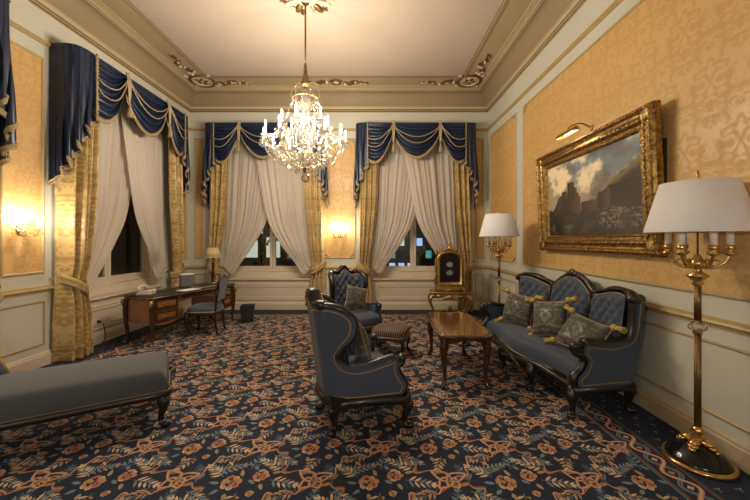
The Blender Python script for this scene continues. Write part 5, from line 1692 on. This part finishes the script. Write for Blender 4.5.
# waste bin
T = thing('waste_bin', 'small black square waste bin on the carpet at the desk end', 'bin', (-2.34, 6.12, 0), .25)
L = lambda k, z: [(-k, -k, z), (k, -k, z), (k, k, z), (-k, k, z)]
MB().loops([L(.01, .012), L(.088, .012), L(.092, 0), L(.118, .29), L(.122, .30), L(.112, .30), L(.110, .29), L(.085, .02), L(.01, .018)], True).build('bin_body', M['bin'], T)
MB().tube([(p[0], p[1], .30) for p in L(.118, 0)], .006, 5, closed=True).build('rim', M['black'], T, fix=False)

def desk_chair():
    T = thing('desk_chair', 'blue upholstered side chair with dark frame at the writing desk', 'chair', (-2.72, 5.36, 0), math.radians(-84))
    # faces local -y
    def seat(u, v):
        a = 2 * PI * u; q = 5
        c, s = math.cos(a), math.sin(a)
        k = (abs(c) ** q + abs(s) ** q) ** (-1 / q)
        P = [(1.0, .375), (1.02, .41), (.99, .44), (.85, .462), (.5, .475), (.001, .478)]
        i = min(int(v * 5), 4); t = v * 5 - i
        r = P[i][0] + (P[i + 1][0] - P[i][0]) * t; z = P[i][1] + (P[i + 1][1] - P[i][1]) * t
        y = .225 * k * s * r
        return (.235 * k * c * r * (1 - .10 * (y + .225) / .45), y, z)
    ST = MB().grid(seat, 36, 10, cu=True).build('seat', M['blue'], T, fix=False)
    MB().tube([(seat(i / 36, 0)[0] * 1.01, seat(i / 36, 0)[1] * 1.01, .382) for i in range(36)], .007, 5, closed=True).build('piping', M['piping'], ST, fix=False)
    MB().tube([(seat(i / 36, 0)[0] * .98, seat(i / 36, 0)[1] * .98, .355) for i in range(36)], .024, 8, closed=True, up=(0, 0, 1)).build('seat_rail', M['darkwood'], T, fix=False)
    for x in (-1, 1):
        cab_leg(T, x * .20, -.19, x * .6, -.7, .35, .024, claw=False)
        P = cr([(x * .175, .20, .34, .022), (x * .17, .205, .2, .018), (x * .175, .235, .02, .018)], 4)
        MB().tube([p[:3] for p in P], [p[3] for p in P], 7).build('leg', M['darkwood'], T, fix=False)
    # shield back
    lean = lambda z: .205 + .16 * (z - .45)
    out = cr([(-.10, .53), (-.165, .56), (-.185, .64), (-.17, .72), (-.205, .80), (-.195, .87), (-.13, .885), (-.06, .89), (0, .925), (.06, .89), (.13, .885), (.195, .87), (.205, .80), (.17, .72), (.185, .64), (.165, .56), (.10, .53), (0, .545)], 4, closed=True)
    MB().prism(out, lambda x, z: (x, lean(z) - .022, z), lambda x, z: (x, lean(z) + .018, z)).build('backrest', M['blue'], T)
    mb = MB().tube([(x, lean(z), z) for x, z in out], .020, 8, closed=True)
    carve(mb, 0, lean(.92), .925, .10, .05)
    for x in (-1, 1): mb.tube(cr([(x * .175, .20, .36), (x * .165, .208, .46), (x * .16, .222, .56)], 4), .019, 7)
    mb.build('back_frame', M['darkwood'], T, fix=False)
desk_chair()

# socket and cable under the side window
T = thing('wall_socket', 'cream wall socket with black plug and cable under the telephone window', 'socket', (XL - .05, 4.78, .32), PI / 2)
MB().box(-.075, .075, -.012, 0, -.04, .04).build('socket_plate', M['plastic_w'], T, bevel=.004)
MB().lathe([(.02, 0), (.02, .035), (.012, .045)], 10).build('plug', M['rubber'], T, (.035, -.010, 0)).rotation_euler = (PI / 2, 0, 0)
MB().tube(cr([(.035, -.05, 0), (.05, -.075, -.03), (.075, -.08, -.14), (.06, -.09, -.26), (-.01, -.10, -.305), (-.12, -.11, -.312)], 6), .005, 6).build('cable', M['rubber'], T, fix=False)

# ------------------------------------------------------------------ the street at night beyond the glass
struct(MB().box(-40, 30, YB + .6, 60, -4.7, -4.5).build('ground', M['street']))
def building(loc, rz, w_, h, label, lit, seed, prob, pw, ph):
    T = thing('street_building', label, 'building', loc, rz)
    R = random.Random(seed)
    MB().box(-w_ / 2, w_ / 2, 0, 8, 0, h).build('facade', M['facade'], T)
    nb = int(w_ / pw)
    for i in range(nb):
        for k in range(int((h - 1) / ph)):
            x = -w_ / 2 + (i + .5) * w_ / nb; z = .5 + k * ph
            hx, hz = pw * .34, ph * .62
            F = MB().frame(x - hx - .1, x + hx + .1, z - .1, z + hz + .1, [(0, 0), (0, .10), (.10, .10), (.10, .02)], 0).build('window', M['facade'], T)
            m = R.choice(lit) if R.random() < prob[min(k, len(prob) - 1)] else 'darkpane'
            MB().box(x - hx, x + hx, -.03, -.01, z, z + hz).build('pane', M[m], F)
    for k in range(1, int((h - 1) / ph), 2):
        MB().box(-w_ / 2, w_ / 2, -.25, 0, .5 + k * ph - .32, .5 + k * ph - .14).build('string_course', M['facade'], T)
    return T
building((-8.5, 21, -4.5), 0, 14, 13, 'dim street building with pale green lit windows, seen behind the desk chair', ['lit_green', 'lit_white', 'lit_green'], 4, [.5, .9, .95, .3, .1], 1.3, 2.2)
building((4.0, 23, -4.5), 0, 10, 11, 'dim street building with blue lit windows, seen behind the display case', ['lit_blue', 'lit_teal', 'lit_white', 'lit_blue', 'lit_blue2'], 9, [.2, .2, .25, .35, .5, .5, .4, .25, .1], .6, .85)
T = thing('street_tree', 'dark street tree outside the desk chair window', 'tree', (-4.55, 13.5, -4.5))
MB().tube(cr([(0, 0, 0, ), (.05, 0, 2.5), (-.05, .1, 4.8), (.1, 0, 7)], 4), lambda t: .16 - .09 * t, 8).build('trunk', M['bark'], T, fix=False)
mb = MB(); R = random.Random(5)
for k in range(900):
    v = Vector((R.gauss(0, 1), R.gauss(0, 1), R.gauss(0, 1))).normalized() * R.uniform(.3, 1.0) ** .5
    c = Vector((v.x * 1.7, v.y * 1.7, 7.9 + v.z * 2.1)); a, b = R.uniform(0, 6), R.uniform(-.8, .8)
    d1 = Vector((math.cos(a), math.sin(a), b)) * .22; d2 = Vector((-math.sin(a), math.cos(a), R.uniform(-.6, .6))) * .12
    mb.add([c - d1, c + d2, c + d1, c - d2], [(0, 1, 2, 3)], 0, False)
o = mb.build('foliage', M['leaf'], T, fix=False); o['kind'] = 'stuff'
